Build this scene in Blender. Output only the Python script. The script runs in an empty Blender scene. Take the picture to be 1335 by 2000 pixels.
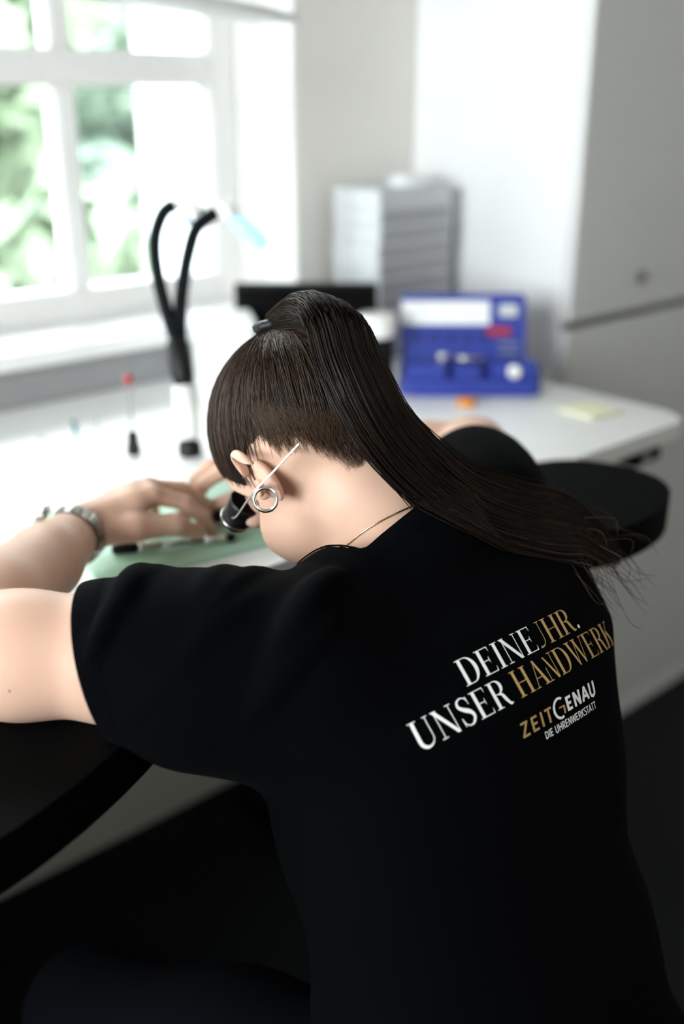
import bpy, bmesh, math, random
import numpy as np
from mathutils import Vector, Matrix, Quaternion
from mathutils.bvhtree import BVHTree
random.seed(7)
rng = np.random.default_rng(7)
scene = bpy.context.scene
COL = scene.collection
PI = math.pi
V = Vector

# ------------------------------------------------------------------ camera
cam_d = bpy.data.cameras.new('camera')
cam_d.sensor_fit = 'VERTICAL'; cam_d.sensor_height = 36.0; cam_d.sensor_width = 24.0
cam_d.lens = 36.0
cam_d.clip_start = 0.02
cam_d.dof.use_dof = True
cam_d.dof.focus_distance = 0.865
cam_d.dof.aperture_fstop = 1.75
cam = bpy.data.objects.new('camera', cam_d)
COL.objects.link(cam)
cam.location = (0, 0, 1.43)
cam.rotation_euler = (math.radians(90 - 22.0), 0, math.radians(-41.3))
scene.camera = cam

# ------------------------------------------------------------------ sky, lights, exposure
world = bpy.data.worlds.new('world'); scene.world = world
world.use_nodes = True
bg = world.node_tree.nodes['Background']
bg.inputs['Color'].default_value = (0.93, 0.975, 1.0, 1)
bg.inputs['Strength'].default_value = 14.0
scene.view_settings.view_transform = 'Standard'
scene.view_settings.look = 'None'
scene.view_settings.gamma = 1.0
scene.view_settings.use_curve_mapping = False
scene.view_settings.exposure = 0.9
scene.cycles.use_denoising = True
scene.cycles.max_bounces = 8
scene.cycles.diffuse_bounces = 5
scene.cycles.transparent_max_bounces = 12
scene.cycles.caustics_reflective = False
scene.cycles.caustics_refractive = False

def area_light(name, loc, rot, sx, sy, power, col, portal=False):
    l = bpy.data.lights.new(name, 'AREA'); l.shape = 'RECTANGLE'; l.size = sx; l.size_y = sy
    l.energy = power; l.color = col
    if portal: l.cycles.is_portal = True
    o = bpy.data.objects.new(name, l); COL.objects.link(o)
    o.location = loc; o.rotation_euler = rot
    return o
# sampling portal in the window opening (adds no light of its own)
area_light('window_portal', (0.6, 2.02, 1.75), (math.radians(-90), 0, 0), 1.3, 1.4, 1, (1, 1, 1), portal=True)
# second portal, in the left wall opening
area_light('window_portal_side', (-1.79, 0.55, 1.65), (0, math.radians(-90), 0), 1.3, 1.5, 1, (1, 1, 1), portal=True)
area_light('ceiling_fill', (0.2, -0.6, 2.72), (0, 0, 0), 1.6, 1.0, 7, (1.0, 0.965, 0.92))  # unseen light added under the ceiling as room fill

# ------------------------------------------------------------------ materials
MATS = {}
def mat(name, col, rough=0.5, metal=0.0, noise=0.0, nscale=20.0, bump=0.0, bscale=200.0, spec=0.5,
        sss=0.0, col2=None, emit=0.0, sheen=0.0, trans=0.0, coat=0.0, stretch=None):
    if name in MATS: return MATS[name]
    m = bpy.data.materials.new(name); m.use_nodes = True
    nt = m.node_tree; b = nt.nodes['Principled BSDF']
    c = tuple(col) + (1,)
    b.inputs['Base Color'].default_value = c
    b.inputs['Roughness'].default_value = rough
    b.inputs['Metallic'].default_value = metal
    b.inputs['Specular IOR Level'].default_value = spec
    if coat: b.inputs['Coat Weight'].default_value = coat
    if sheen:
        b.inputs['Sheen Weight'].default_value = sheen; b.inputs['Sheen Roughness'].default_value = 0.4
    if trans: b.inputs['Transmission Weight'].default_value = trans
    if sss:
        b.inputs['Subsurface Weight'].default_value = sss
        b.inputs['Subsurface Radius'].default_value = (0.016, 0.006, 0.003)
        b.inputs['Subsurface Scale'].default_value = 1.0
    if emit:
        b.inputs['Emission Color'].default_value = c; b.inputs['Emission Strength'].default_value = emit
    tc = nt.nodes.new('ShaderNodeTexCoord'); src = tc.outputs['Object']
    if stretch:
        mp = nt.nodes.new('ShaderNodeMapping'); mp.inputs['Scale'].default_value = stretch
        nt.links.new(src, mp.inputs['Vector']); src = mp.outputs['Vector']
    nz = nt.nodes.new('ShaderNodeTexNoise'); nz.inputs['Scale'].default_value = nscale
    nz.inputs['Detail'].default_value = 4
    nt.links.new(src, nz.inputs['Vector'])
    mx = nt.nodes.new('ShaderNodeMix'); mx.data_type = 'RGBA'
    k = noise if noise else 0.04
    d2 = tuple(col2) + (1,) if col2 else tuple(max(0, x * (1 - k)) for x in col) + (1,)
    mx.inputs[6].default_value = c; mx.inputs[7].default_value = d2
    nt.links.new(nz.outputs['Fac'], mx.inputs[0]); nt.links.new(mx.outputs[2], b.inputs['Base Color'])
    if bump:
        n2 = nt.nodes.new('ShaderNodeTexNoise'); n2.inputs['Scale'].default_value = bscale
        n2.inputs['Detail'].default_value = 3
        nt.links.new(src, n2.inputs['Vector'])
        bp = nt.nodes.new('ShaderNodeBump'); bp.inputs['Strength'].default_value = bump
        bp.inputs['Distance'].default_value = 0.002
        nt.links.new(n2.outputs['Fac'], bp.inputs['Height']); nt.links.new(bp.outputs['Normal'], b.inputs['Normal'])
    MATS[name] = m
    return m

def glass_mat():
    m = bpy.data.materials.new('window_glass'); m.use_nodes = True; nt = m.node_tree
    nt.nodes.clear()
    out = nt.nodes.new('ShaderNodeOutputMaterial'); mix = nt.nodes.new('ShaderNodeMixShader')
    tr = nt.nodes.new('ShaderNodeBsdfTransparent'); gl = nt.nodes.new('ShaderNodeBsdfGlossy')
    fr = nt.nodes.new('ShaderNodeFresnel'); fr.inputs['IOR'].default_value = 1.45
    tr.inputs['Color'].default_value = (0.97, 0.985, 0.98, 1); gl.inputs['Roughness'].default_value = 0.02
    nt.links.new(fr.outputs['Fac'], mix.inputs['Fac'])
    nt.links.new(tr.outputs['BSDF'], mix.inputs[1]); nt.links.new(gl.outputs['BSDF'], mix.inputs[2])
    nt.links.new(mix.outputs['Shader'], out.inputs['Surface'])
    return m
M_GLASS = glass_mat()
M_WALL = mat('wall_paint', (0.80, 0.775, 0.73), 0.9, noise=0.03, bump=0.15, bscale=120)
M_REVEAL = mat('reveal_paint', (0.86, 0.85, 0.83), 0.8, noise=0.02)
M_FRAME = mat('white_window_lacquer', (0.84, 0.83, 0.82), 0.35, noise=0.02)
M_SILL = mat('sill_white', (0.88, 0.88, 0.88), 0.3, noise=0.02)
M_PLASTER = mat('outside_plaster', (0.55, 0.60, 0.62), 0.9, noise=0.05)
M_FLOOR = mat('dark_floor', (0.0052, 0.0068, 0.0078), 0.6, spec=0.2, noise=0.3, nscale=40)
M_CEIL = mat('ceiling_paint', (0.85, 0.85, 0.84), 0.9)
M_DESK = mat('desk_laminate', (0.88, 0.88, 0.87), 0.35, noise=0.02)
M_EDGE = mat('desk_edge_band', (0.74, 0.73, 0.70), 0.4)
M_CAB = mat('cabinet_laminate', (0.86, 0.86, 0.865), 0.45, noise=0.02)
M_CABSHADE = mat('cabinet_laminate_shaded', (0.72, 0.715, 0.71), 0.45, noise=0.02)  # cabinet laminate darkened for the fronts: their shade put into the colour
M_SEAM = mat('cabinet_seam', (0.16, 0.16, 0.16), 0.6)
M_BLACK = mat('black_plastic', (0.005, 0.005, 0.0055), 0.45, noise=0.1, spec=0.25)
M_LEATHER = mat('black_leather', (0.0016, 0.0022, 0.0023), 0.6, spec=0.03, noise=0.3, bump=0.6, bscale=900)
M_RUBBER = mat('black_rubber', (0.003, 0.005, 0.006), 0.6, noise=0.1, spec=0.12)
M_STEEL = mat('brushed_steel', (0.62, 0.61, 0.59), 0.22, 1.0, noise=0.1)
M_DSTEEL = mat('dark_steel', (0.34, 0.32, 0.30), 0.25, 1.0, noise=0.1)
M_SILVER = mat('silver', (0.82, 0.80, 0.76), 0.14, 1.0)
M_GOLD = mat('gold', (0.85, 0.58, 0.27), 0.2, 1.0)
M_SKIN = mat('skin', (0.66, 0.430, 0.330), 0.45, noise=0.1, col2=(0.62, 0.385, 0.29), nscale=30, bump=0.08, bscale=600, sss=0.25, spec=0.2)
M_NAIL = mat('nail', (0.85, 0.60, 0.52), 0.25)
M_SHIRT = mat('black_cotton', (0.0012, 0.0014, 0.0021), 0.9, noise=0.3, nscale=300, bump=0.25, bscale=1500, spec=0.03, sheen=0.005)
M_TROUSER = mat('dark_denim', (0.0016, 0.0022, 0.0036), 0.9, noise=0.3, nscale=200, spec=0.05)
M_HAIR = mat('brown_hair', (0.030, 0.017, 0.011), 0.45, noise=0.5, nscale=90, spec=0.25, col2=(0.012, 0.007, 0.005))
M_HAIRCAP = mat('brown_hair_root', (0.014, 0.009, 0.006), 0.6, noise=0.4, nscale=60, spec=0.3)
M_HAIRLITE = mat('light_brown_hair', (0.075, 0.042, 0.025), 0.45, noise=0.4, nscale=60, spec=0.3)
M_PWHITE = mat('print_white', (0.94, 0.95, 0.95), 0.6)
M_PGOLD = mat('print_gold', (0.53, 0.33, 0.12), 0.55, noise=0.1)
M_MAT = mat('green_mat', (0.44, 0.68, 0.52), 0.33, noise=0.05, nscale=60)
M_BLUE = mat('blue_plastic', (0.030, 0.055, 0.36), 0.4, noise=0.1)
M_BLUE2 = mat('blue_plastic_dark', (0.018, 0.035, 0.22), 0.45, noise=0.1)
M_WHITE = mat('white_plastic', (0.88, 0.88, 0.87), 0.35)
M_FOAM = mat('white_card', (0.92, 0.94, 0.95), 0.5)
M_GREY = mat('grey_plastic', (0.40, 0.40, 0.41), 0.5, noise=0.05)
M_LGREY = mat('light_grey_plastic', (0.66, 0.68, 0.70), 0.5, noise=0.05)
M_RED = mat('red_plastic', (0.42, 0.03, 0.05), 0.4)
M_TEAL = mat('teal_metal', (0.02, 0.20, 0.28), 0.35, 0.3)
M_PALEGREEN = mat('pale_green_plastic', (0.55, 0.80, 0.72), 0.4)
M_ORANGE = mat('orange_plastic', (0.75, 0.28, 0.02), 0.45)
M_YELLOW = mat('yellow_paper', (0.92, 0.90, 0.66), 0.8)
M_LED = mat('led_window', (0.34, 0.66, 0.80), 0.3, emit=0.38)
M_SCREEN = mat('screen_black', (0.002, 0.002, 0.0025), 0.35, spec=0.08)
M_LENS = mat('loupe_lens', (0.10, 0.16, 0.13), 0.05, spec=0.8)
M_BARK = mat('bark', (0.16, 0.12, 0.09), 0.9, noise=0.3)
M_GRASS = mat('grass', (0.04, 0.06, 0.03), 0.95, noise=0.4, nscale=3)
LEAVES = [mat('leaf_a', (0.120, 0.175, 0.130), 0.7, noise=0.2, nscale=1.2),
          mat('leaf_b', (0.165, 0.22, 0.145), 0.7, noise=0.2, nscale=1.2),
          mat('leaf_c', (0.09, 0.135, 0.12), 0.7, noise=0.2, nscale=1.2)]

# ------------------------------------------------------------------ helpers
def tag(o, label=None, cat=None, group=None, kind=None):
    if label: o['label'] = label
    if cat: o['category'] = cat
    if group: o['group'] = group
    if kind: o['kind'] = kind
    return o
def empty(name, loc=(0, 0, 0), rz=0.0, **k):
    o = bpy.data.objects.new(name, None); COL.objects.link(o)
    o.location = loc; o.rotation_euler = (0, 0, rz); o.empty_display_size = 0.05
    tag(o, **k); return o
def link(name, me, m, parent=None, loc=None, smooth=False, **k):
    if m is not None and not len(me.materials): me.materials.append(m)
    o = bpy.data.objects.new(name, me); COL.objects.link(o)
    if parent: o.parent = parent
    if loc is not None: o.location = loc
    if smooth:
        me.polygons.foreach_set('use_smooth', [True] * len(me.polygons))
    tag(o, **k); return o
def bm_obj(name, bm, m, parent=None, loc=None, smooth=False, **k):
    me = bpy.data.meshes.new(name); bm.normal_update(); bm.to_mesh(me); bm.free()
    return link(name, me, m, parent, loc, smooth, **k)
def box(bm, x0, x1, y0, y1, z0, z1, bev=0.0, seg=2):
    vs = [bm.verts.new((x, y, z)) for x in (x0, x1) for y in (y0, y1) for z in (z0, z1)]
    q = [(0, 1, 3, 2), (4, 6, 7, 5), (0, 4, 5, 1), (2, 3, 7, 6), (0, 2, 6, 4), (1, 5, 7, 3)]
    fs = [bm.faces.new([vs[i] for i in f]) for f in q]
    if bev:
        es = list({e for f in fs for e in f.edges})
        bmesh.ops.bevel(bm, geom=es, offset=bev, segments=seg, affect='EDGES', clamp_overlap=True)
    return vs
def bx(name, r, m, parent=None, bev=0.0, smooth=False, **k):
    bm = bmesh.new(); box(bm, *r, bev=bev); bmesh.ops.recalc_face_normals(bm, faces=bm.faces)
    return bm_obj(name, bm, m, parent, smooth=smooth, **k)
def tube(bm, pts, rad, n=10, caps=True):
    pts = [V(p) for p in pts]
    rs = list(rad) if hasattr(rad, '__len__') else [rad] * len(pts)
    rings = []; prev = None
    for i, p in enumerate(pts):
        t = (pts[min(i + 1, len(pts) - 1)] - pts[max(i - 1, 0)]).normalized()
        if prev is None:
            a = V((0, 0, 1)) if abs(t.z) < 0.9 else V((1, 0, 0))
            x = t.cross(a).normalized()
        else:
            x = (prev - t * prev.dot(t)).normalized()
        prev = x; y = t.cross(x)
        rings.append([bm.verts.new(p + (x * math.cos(2 * PI * j / n) + y * math.sin(2 * PI * j / n)) * rs[i]) for j in range(n)])
    for a, b in zip(rings, rings[1:]):
        for j in range(n): bm.faces.new((a[j], a[(j + 1) % n], b[(j + 1) % n], b[j]))
    if caps:
        bm.faces.new(rings[0][::-1]); bm.faces.new(rings[-1])
def tb(name, pts, rad, m, parent=None, n=12, smooth=True, **k):
    bm = bmesh.new(); tube(bm, pts, rad, n); return bm_obj(name, bm, m, parent, smooth=smooth, **k)
def lathe(name, prof, m, parent=None, n=24, loc=None, mw=None, smooth=True, **k):
    bm = bmesh.new(); rings = []
    for r, z in prof:
        rings.append([bm.verts.new((max(r, 1e-5) * math.cos(2 * PI * j / n), max(r, 1e-5) * math.sin(2 * PI * j / n), z)) for j in range(n)])
    for a, b in zip(rings, rings[1:]):
        for j in range(n): bm.faces.new((a[j], a[(j + 1) % n], b[(j + 1) % n], b[j]))
    bm.faces.new(rings[0][::-1]); bm.faces.new(rings[-1])
    if mw is not None: bmesh.ops.transform(bm, matrix=mw, verts=bm.verts)
    o = bm_obj(name, bm, m, parent, loc, smooth=False, **k)
    if smooth:
        o.data.polygons.foreach_set('use_smooth', [True] * len(o.data.polygons))
        try: o.data.set_sharp_from_angle(angle=math.radians(40))
        except Exception: pass
    return o
def prism(bm, outline, z0, z1):
    a = [bm.verts.new((x, y, z0)) for x, y in outline]; b = [bm.verts.new((x, y, z1)) for x, y in outline]
    n = len(a); bm.faces.new(a[::-1]); bm.faces.new(b)
    for i in range(n): bm.faces.new((a[i], a[(i + 1) % n], b[(i + 1) % n], b[i]))
def rrect(x0, x1, y0, y1, r, n=8):
    rs = r if hasattr(r, '__len__') else (r,) * 4   # corners: (x1,y1),(x0,y1),(x0,y0),(x1,y0)
    o = []
    for (cx, cy, a0, rr) in ((x1 - rs[0], y1 - rs[0], 0, rs[0]), (x0 + rs[1], y1 - rs[1], 90, rs[1]),
                             (x0 + rs[2], y0 + rs[2], 180, rs[2]), (x1 - rs[3], y0 + rs[3], 270, rs[3])):
        for i in range(n + 1):
            a = math.radians(a0 + 90 * i / n); o.append((cx + rr * math.cos(a), cy + rr * math.sin(a)))
    return o
def rounded_prism(name, outline, z0, z1, m, parent=None, bev=0.004, smooth=True, seg=3, **k):
    bm = bmesh.new(); prism(bm, outline, z0, z1)
    es = [e for e in bm.edges if abs(e.verts[0].co.z - e.verts[1].co.z) < 1e-6]
    if bev: bmesh.ops.bevel(bm, geom=es, offset=bev, segments=seg, affect='EDGES')
    bmesh.ops.recalc_face_normals(bm, faces=bm.faces)
    o = bm_obj(name, bm, m, parent, smooth=smooth, **k)
    if smooth:
        try: o.data.set_sharp_from_angle(angle=math.radians(45))
        except Exception: pass
    return o
def catmull(pts, n):
    P = [np.array(p, float) for p in pts]; P = [2 * P[0] - P[1]] + P + [2 * P[-1] - P[-2]]
    out = []; m = len(P) - 3
    for i in range(n):
        s = i / (n - 1) * m; k = min(int(s), m - 1); t = s - k
        a, b, c, d = P[k:k + 4]
        out.append(0.5 * (2 * b + (c - a) * t + (2 * a - 5 * b + 4 * c - d) * t * t + (3 * b - a - 3 * c + d) * t ** 3))
    return np.array(out)

# ------------------------------------------------------------------ distance-field modelling
class Field:
    def __init__(s, lo, hi, h):
        s.lo = np.array(lo, float); s.h = h
        s.n = np.ceil((np.array(hi) - s.lo) / h).astype(int) + 1
        s.g = np.full(s.n, 1.0, np.float32)
        s.ax = [(s.lo[i] + h * np.arange(s.n[i])).astype(np.float32) for i in range(3)]
    def block(s, lo, hi):
        a = np.maximum(np.floor((np.array(lo) - s.lo) / s.h).astype(int), 0)
        b = np.minimum(np.ceil((np.array(hi) - s.lo) / s.h).astype(int) + 1, s.n)
        if np.any(b <= a): return None, None
        sl = tuple(slice(a[i], b[i]) for i in range(3))
        X, Y, Z = np.meshgrid(*[s.ax[i][sl[i]] for i in range(3)], indexing='ij')
        return sl, (X, Y, Z)
    def add(s, fn, lo, hi, k=0.0, sub=False):
        m = k + 3 * s.h + 0.008
        sl, P = s.block(np.array(lo) - m, np.array(hi) + m)
        if sl is None: return
        d = fn(*P).astype(np.float32); g = s.g[sl]
        if sub: d = -d; g = -g
        if k > 0:
            hh = np.maximum(k - np.abs(g - d), 0) / k; r = np.minimum(g, d) - hh * hh * k * 0.25
        else: r = np.minimum(g, d)
        if sub: r = -r
        s.g[sl] = r
    def cap(s, a, b, ra, rb, k=0.01, sub=False):
        a = np.array(a, float); b = np.array(b, float); ab = b - a; L = float(ab @ ab) + 1e-12
        def fn(X, Y, Z):
            t = np.clip(((X - a[0]) * ab[0] + (Y - a[1]) * ab[1] + (Z - a[2]) * ab[2]) / L, 0, 1)
            return np.sqrt((X - a[0] - t * ab[0]) ** 2 + (Y - a[1] - t * ab[1]) ** 2 + (Z - a[2] - t * ab[2]) ** 2) - (ra + (rb - ra) * t)
        r = max(ra, rb); s.add(fn, np.minimum(a, b) - r, np.maximum(a, b) + r, k, sub)
    def chain(s, pts, rs, k=0.01):
        for i in range(len(pts) - 1): s.cap(pts[i], pts[i + 1], rs[i], rs[i + 1], k)
    def ell(s, c, r, fr=None, k=0.01, sub=False):
        c = np.array(c, float); r = np.array(r, float); fr = np.eye(3) if fr is None else np.array(fr)   # rows = axes
        R = r.max()
        def fn(X, Y, Z):
            q = [(X - c[0]) * fr[i][0] + (Y - c[1]) * fr[i][1] + (Z - c[2]) * fr[i][2] for i in range(3)]
            k0 = np.sqrt(sum((q[i] / r[i]) ** 2 for i in range(3))); k1 = np.sqrt(sum((q[i] / r[i] ** 2) ** 2 for i in range(3))) + 1e-9
            return k0 * (k0 - 1) / k1
        s.add(fn, c - R, c + R, k, sub)
    def mesh(s):
        g = s.g; S = g < 0; n = s.n
        c = np.zeros(n - 1, np.int8)
        for i in (0, 1):
            for j in (0, 1):
                for l in (0, 1): c += S[i:n[0] - 1 + i, j:n[1] - 1 + j, l:n[2] - 1 + l]
        act = (c > 0) & (c < 8); idx = np.argwhere(act)
        N = len(idx); vid = np.full(n - 1, -1, np.int32); vid[act] = np.arange(N)
        acc = np.zeros((N, 3)); cnt = np.zeros(N)
        cor = [(i, j, l) for i in (0, 1) for j in (0, 1) for l in (0, 1)]
        val = {o: g[idx[:, 0] + o[0], idx[:, 1] + o[1], idx[:, 2] + o[2]].astype(float) for o in cor}
        for a in cor:
            for ax in range(3):
                if a[ax]: continue
                b = list(a); b[ax] = 1; b = tuple(b)
                va, vb = val[a], val[b]; x = (va < 0) != (vb < 0)
                t = np.where(x, va / np.where(x, va - vb, 1), 0)
                p = np.tile(np.array(a, float), (N, 1)); p[:, ax] += t
                acc[x] += p[x]; cnt[x] += 1
        verts = s.lo + s.h * (idx + acc / cnt[:, None])
        faces = []
        for ax in range(3):
            o1, o2 = [(1, 2), (2, 0), (0, 1)][ax]
            A = [slice(None)] * 3; B = [slice(None)] * 3
            A[ax] = slice(0, n[ax] - 1); B[ax] = slice(1, n[ax])
            sa, sb = S[tuple(A)], S[tuple(B)]
            e = np.argwhere(sa != sb)
            e = e[(e[:, o1] > 0) & (e[:, o2] > 0) & (e[:, o1] < n[o1] - 1) & (e[:, o2] < n[o2] - 1)]
            d1 = np.zeros(3, int); d1[o1] = 1; d2 = np.zeros(3, int); d2[o2] = 1
            q = [vid[tuple((e - dd).T)] for dd in (d1 + d2, d2, 0 * d1, d1)]
            f = np.stack(q, 1); inside = sa[tuple(e.T)]
            f[~inside] = f[~inside][:, ::-1]
            faces.append(f)
        return verts, np.concatenate(faces)
def relax(v, f, it=1):
    for _ in range(it):
        s = np.zeros_like(v); c = np.zeros(len(v))
        for i in range(4):
            a, b = f[:, i], f[:, (i + 1) % 4]
            np.add.at(s, a, v[b]); np.add.at(c, a, 1); np.add.at(s, b, v[a]); np.add.at(c, b, 1)
        v = v * 0.5 + 0.5 * s / np.maximum(c, 1)[:, None]
    return v
def np_mesh(name, v, f):
    me = bpy.data.meshes.new(name)
    me.from_pydata(v.tolist(), [], f.tolist()); me.update(); return me

# ================================================================== SETTING
WY = 1.60            # room face of the window wall
FY = 1.78            # room face of the window frame
WX1 = 1.289          # right reveal of the niche
WX0 = -0.12
DZ = 0.95            # desk top
# floor, ceiling, walls
bx('floor', (-1.7, 3.4, -2.4, 1.62, -0.1, 0.0), M_FLOOR, kind='structure')
bx('ceiling', (-1.7, 3.4, -2.4, 1.62, 2.8, 2.9), M_CEIL, kind='structure')
bm = bmesh.new()
box(bm, -1.7, WX0, WY, 2.02, 0, 2.8); box(bm, WX1, 3.4, WY, 2.02, 0, 2.8)
box(bm, WX0, WX1, WY, 2.02, 0, 1.018); box(bm, WX0, WX1, WY, 2.02, 2.45, 2.8)
bm_obj('wall_window', bm, M_WALL, kind='structure')
# niche lining in white: right, left, top, and the narrower outer reveal
bm = bmesh.new()
box(bm, WX1 - 0.004, WX1, WY + 0.002, FY, 1.02, 2.45); box(bm, WX0, WX0 + 0.004, WY + 0.002, FY, 1.02, 2.45)
box(bm, WX0 + 0.004, WX1 - 0.004, WY + 0.002, FY, 2.44, 2.449)
bm_obj('trim_1', bm, M_REVEAL, kind='structure')
bm = bmesh.new()
box(bm, 1.226, WX1, FY + 0.06, 2.06, 1.02, 2.45); box(bm, WX0, WX0 + 0.06, FY + 0.06, 2.06, 1.02, 2.45)
bm_obj('trim_2', bm, M_PLASTER, kind='structure')
bx('wall_right', (3.4, 3.5, -2.4, 1.62, 0, 2.8), M_WALL, kind='structure')
bm = bmesh.new()     # left wall with a second window, outside the picture
box(bm, -1.8, -1.7, -2.4, -0.2, 0, 2.8); box(bm, -1.8, -1.7, 1.3, 1.62, 0, 2.8); box(bm, -1.8, -1.7, -0.2, 1.3, 0, 1.0); box(bm, -1.8, -1.7, -0.2, 1.3, 2.3, 2.8)
bm_obj('wall_left', bm, M_WALL, kind='structure')
win2 = empty('window_2', (-1.75, 0.55, 1.0), kind='structure')
for r in ((-0.75, -0.69, 0, 1.3), (0.69, 0.75, 0, 1.3), (-0.69, 0.69, 0, 0.06), (-0.69, 0.69, 1.24, 1.3), (-0.03, 0.03, 0.06, 1.24)):
    bx('frame_bar', (-0.03, 0.03, r[0], r[1], r[2], r[3]), M_FRAME, win2, bev=0.003)
for y0, y1 in ((-0.69, -0.03), (0.03, 0.69)): bx('pane', (-0.002, 0.002, y0, y1, 0.06, 1.24), M_GLASS, win2)
bx('wall_back', (-1.7, 3.4, -2.5, -2.4, 0, 2.8), M_WALL, kind='structure')
bx('trim_3', (-1.2, WX1, 1.5935, 1.5995, DZ + 0.001, 1.0185), mat('grey_strip', (0.30, 0.30, 0.305), 0.6), kind='structure')  # plain grey strip over the wall between desk top and sill
# window: frame, sash rails, glazing bars, panes, sill
win = empty('window_1', (0.6, FY, 1.02), kind='structure')
def wpart(name, r, m=M_FRAME, bev=0.004):
    o = bx(name, (r[0] - 0.6, r[1] - 0.6, r[2] - FY, r[3] - FY, r[4] - 1.02, r[5] - 1.02), m, win, bev=bev, smooth=False); return o
wpart('frame_post', (1.224, WX1 - 0.004, FY, FY + 0.06, 1.045, 2.44))
wpart('frame_post', (WX0 + 0.004, -0.05, FY, FY + 0.06, 1.045, 2.44))
wpart('centre_post', (0.555, 0.655, FY - 0.01, FY + 0.06, 1.045, 2.44))
wpart('bottom_rail', (-0.05, 0.555, FY, FY + 0.06, 1.045, 1.096)); wpart('bottom_rail', (0.655, 1.224, FY, FY + 0.06, 1.045, 1.096))
wpart('transom', (-0.05, 0.555, FY, FY + 0.06, 1.451, 1.511)); wpart('transom', (0.655, 1.224, FY, FY + 0.06, 1.451, 1.511))
wpart('top_rail', (-0.05, 0.555, FY, FY + 0.06, 2.36, 2.44)); wpart('top_rail', (0.655, 1.224, FY, FY + 0.06, 2.36, 2.44))
for x in (0.235, 0.921):
    wpart('glazing_bar', (x - 0.02, x + 0.02, FY + 0.008, FY + 0.055, 1.096, 1.451)); wpart('glazing_bar', (x - 0.02, x + 0.02, FY + 0.008, FY + 0.055, 1.511, 2.36))
for x0, x1 in ((-0.05, 0.215), (0.255, 0.555), (0.655, 0.901), (0.941, 1.224)):
    wpart('pane', (x0, x1, FY + 0.03, FY + 0.034, 1.096, 1.451), M_GLASS, 0); wpart('pane', (x0, x1, FY + 0.03, FY + 0.034, 1.511, 2.36), M_GLASS, 0)
wpart('sill', (WX0 + 0.004, WX1 - 0.005, 1.57, FY + 0.055, 1.019, 1.045), M_SILL, 0.004)

# outside: lawn and a bank of trees
bx('ground', (-24, 24, -12, 34, -3.2, -3.0), M_GRASS, kind='structure')
v_ = []; nx_, ny_ = 40, 14
for j in range(ny_):
    for i in range(nx_):
        y = 15 + j * 1.5; x = -14 + i * 1.1; v_.append((x, y, -3.0 + 0.95 * (y - 15) + 0.5 * math.sin(i * 0.9 + j) + 0.4 * math.sin(j * 1.7)))
f_ = [(j * nx_ + i, j * nx_ + i + 1, (j + 1) * nx_ + i + 1, (j + 1) * nx_ + i) for j in range(ny_ - 1) for i in range(nx_ - 1)]
link('hillside', np_mesh('hillside', np.array(v_), np.array(f_)), mat('hillside_green', (0.17, 0.22, 0.18), 0.95, noise=0.5, nscale=0.8, col2=(0.11, 0.16, 0.13)), kind='structure', smooth=True)
def tree(loc, height, rad, m, label, seed):
    r = np.random.default_rng(seed)
    t = empty('tree', loc, label=label, cat='tree', group='trees outside the window')
    tb('trunk', [(0, 0, 0), (0.05, 0, height * 0.35), (0, 0.05, height * 0.8)], [0.16, 0.12, 0.04], M_BARK, t, n=8)
    n = 4200; cl = r.normal(size=(38, 3)); cl /= np.linalg.norm(cl, axis=1)[:, None]
    cl *= r.uniform(0.35, 0.95, (38, 1)) * np.array([rad, rad, height * 0.42]); cl[:, 2] += height * 0.58
    k = r.integers(0, 38, n); d = r.normal(size=(n, 3)); d /= np.linalg.norm(d, axis=1)[:, None]
    c = cl[k] + d * (rad * 0.33 * r.uniform(0.4, 1, (n, 1)))
    a = np.cross(d, r.normal(size=(n, 3))); a /= np.linalg.norm(a, axis=1)[:, None]; b = np.cross(d, a) * 0.55 + d * 0.2
    s = r.uniform(0.09, 0.17, (n, 1)); v = np.stack([c - a * s, c + b * s * 0.8, c + a * s, c - b * s * 0.8], 1).reshape(-1, 3)
    f = np.arange(n * 4).reshape(-1, 4)
    o = link('crown', np_mesh('crown', v, f), m, t); return t
for x, y, h, r, m, lab in (
        (4.3, 6.0, 6.2, 1.35, 0, 'nearest mid-green leafy tree outside, behind the right window panes'),
        (2.0, 5.2, 5.6, 1.25, 1, 'yellow-green leafy tree outside, behind the left window panes'),
        (7.2, 8.2, 7.0, 1.70, 2, 'dark blue-green tree outside, right of the nearest mid-green tree'),
        (3.4, 9.4, 8.2, 1.90, 2, 'tall dark blue-green tree far outside, between the two nearest trees'),
        (-0.8, 7.4, 7.4, 1.60, 0, 'mid-green tree outside, beyond the left edge of the window'),
        (7.0, 12.6, 9.5, 2.30, 1, 'far tall yellow-green tree outside, high behind the right panes'),
        (11.2, 11.2, 8.6, 2.20, 0, 'far mid-green tree outside, furthest to the right')):
    tree((x, y, -3.0), h, r, LEAVES[m], lab, int(x * 10 + y))

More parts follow.
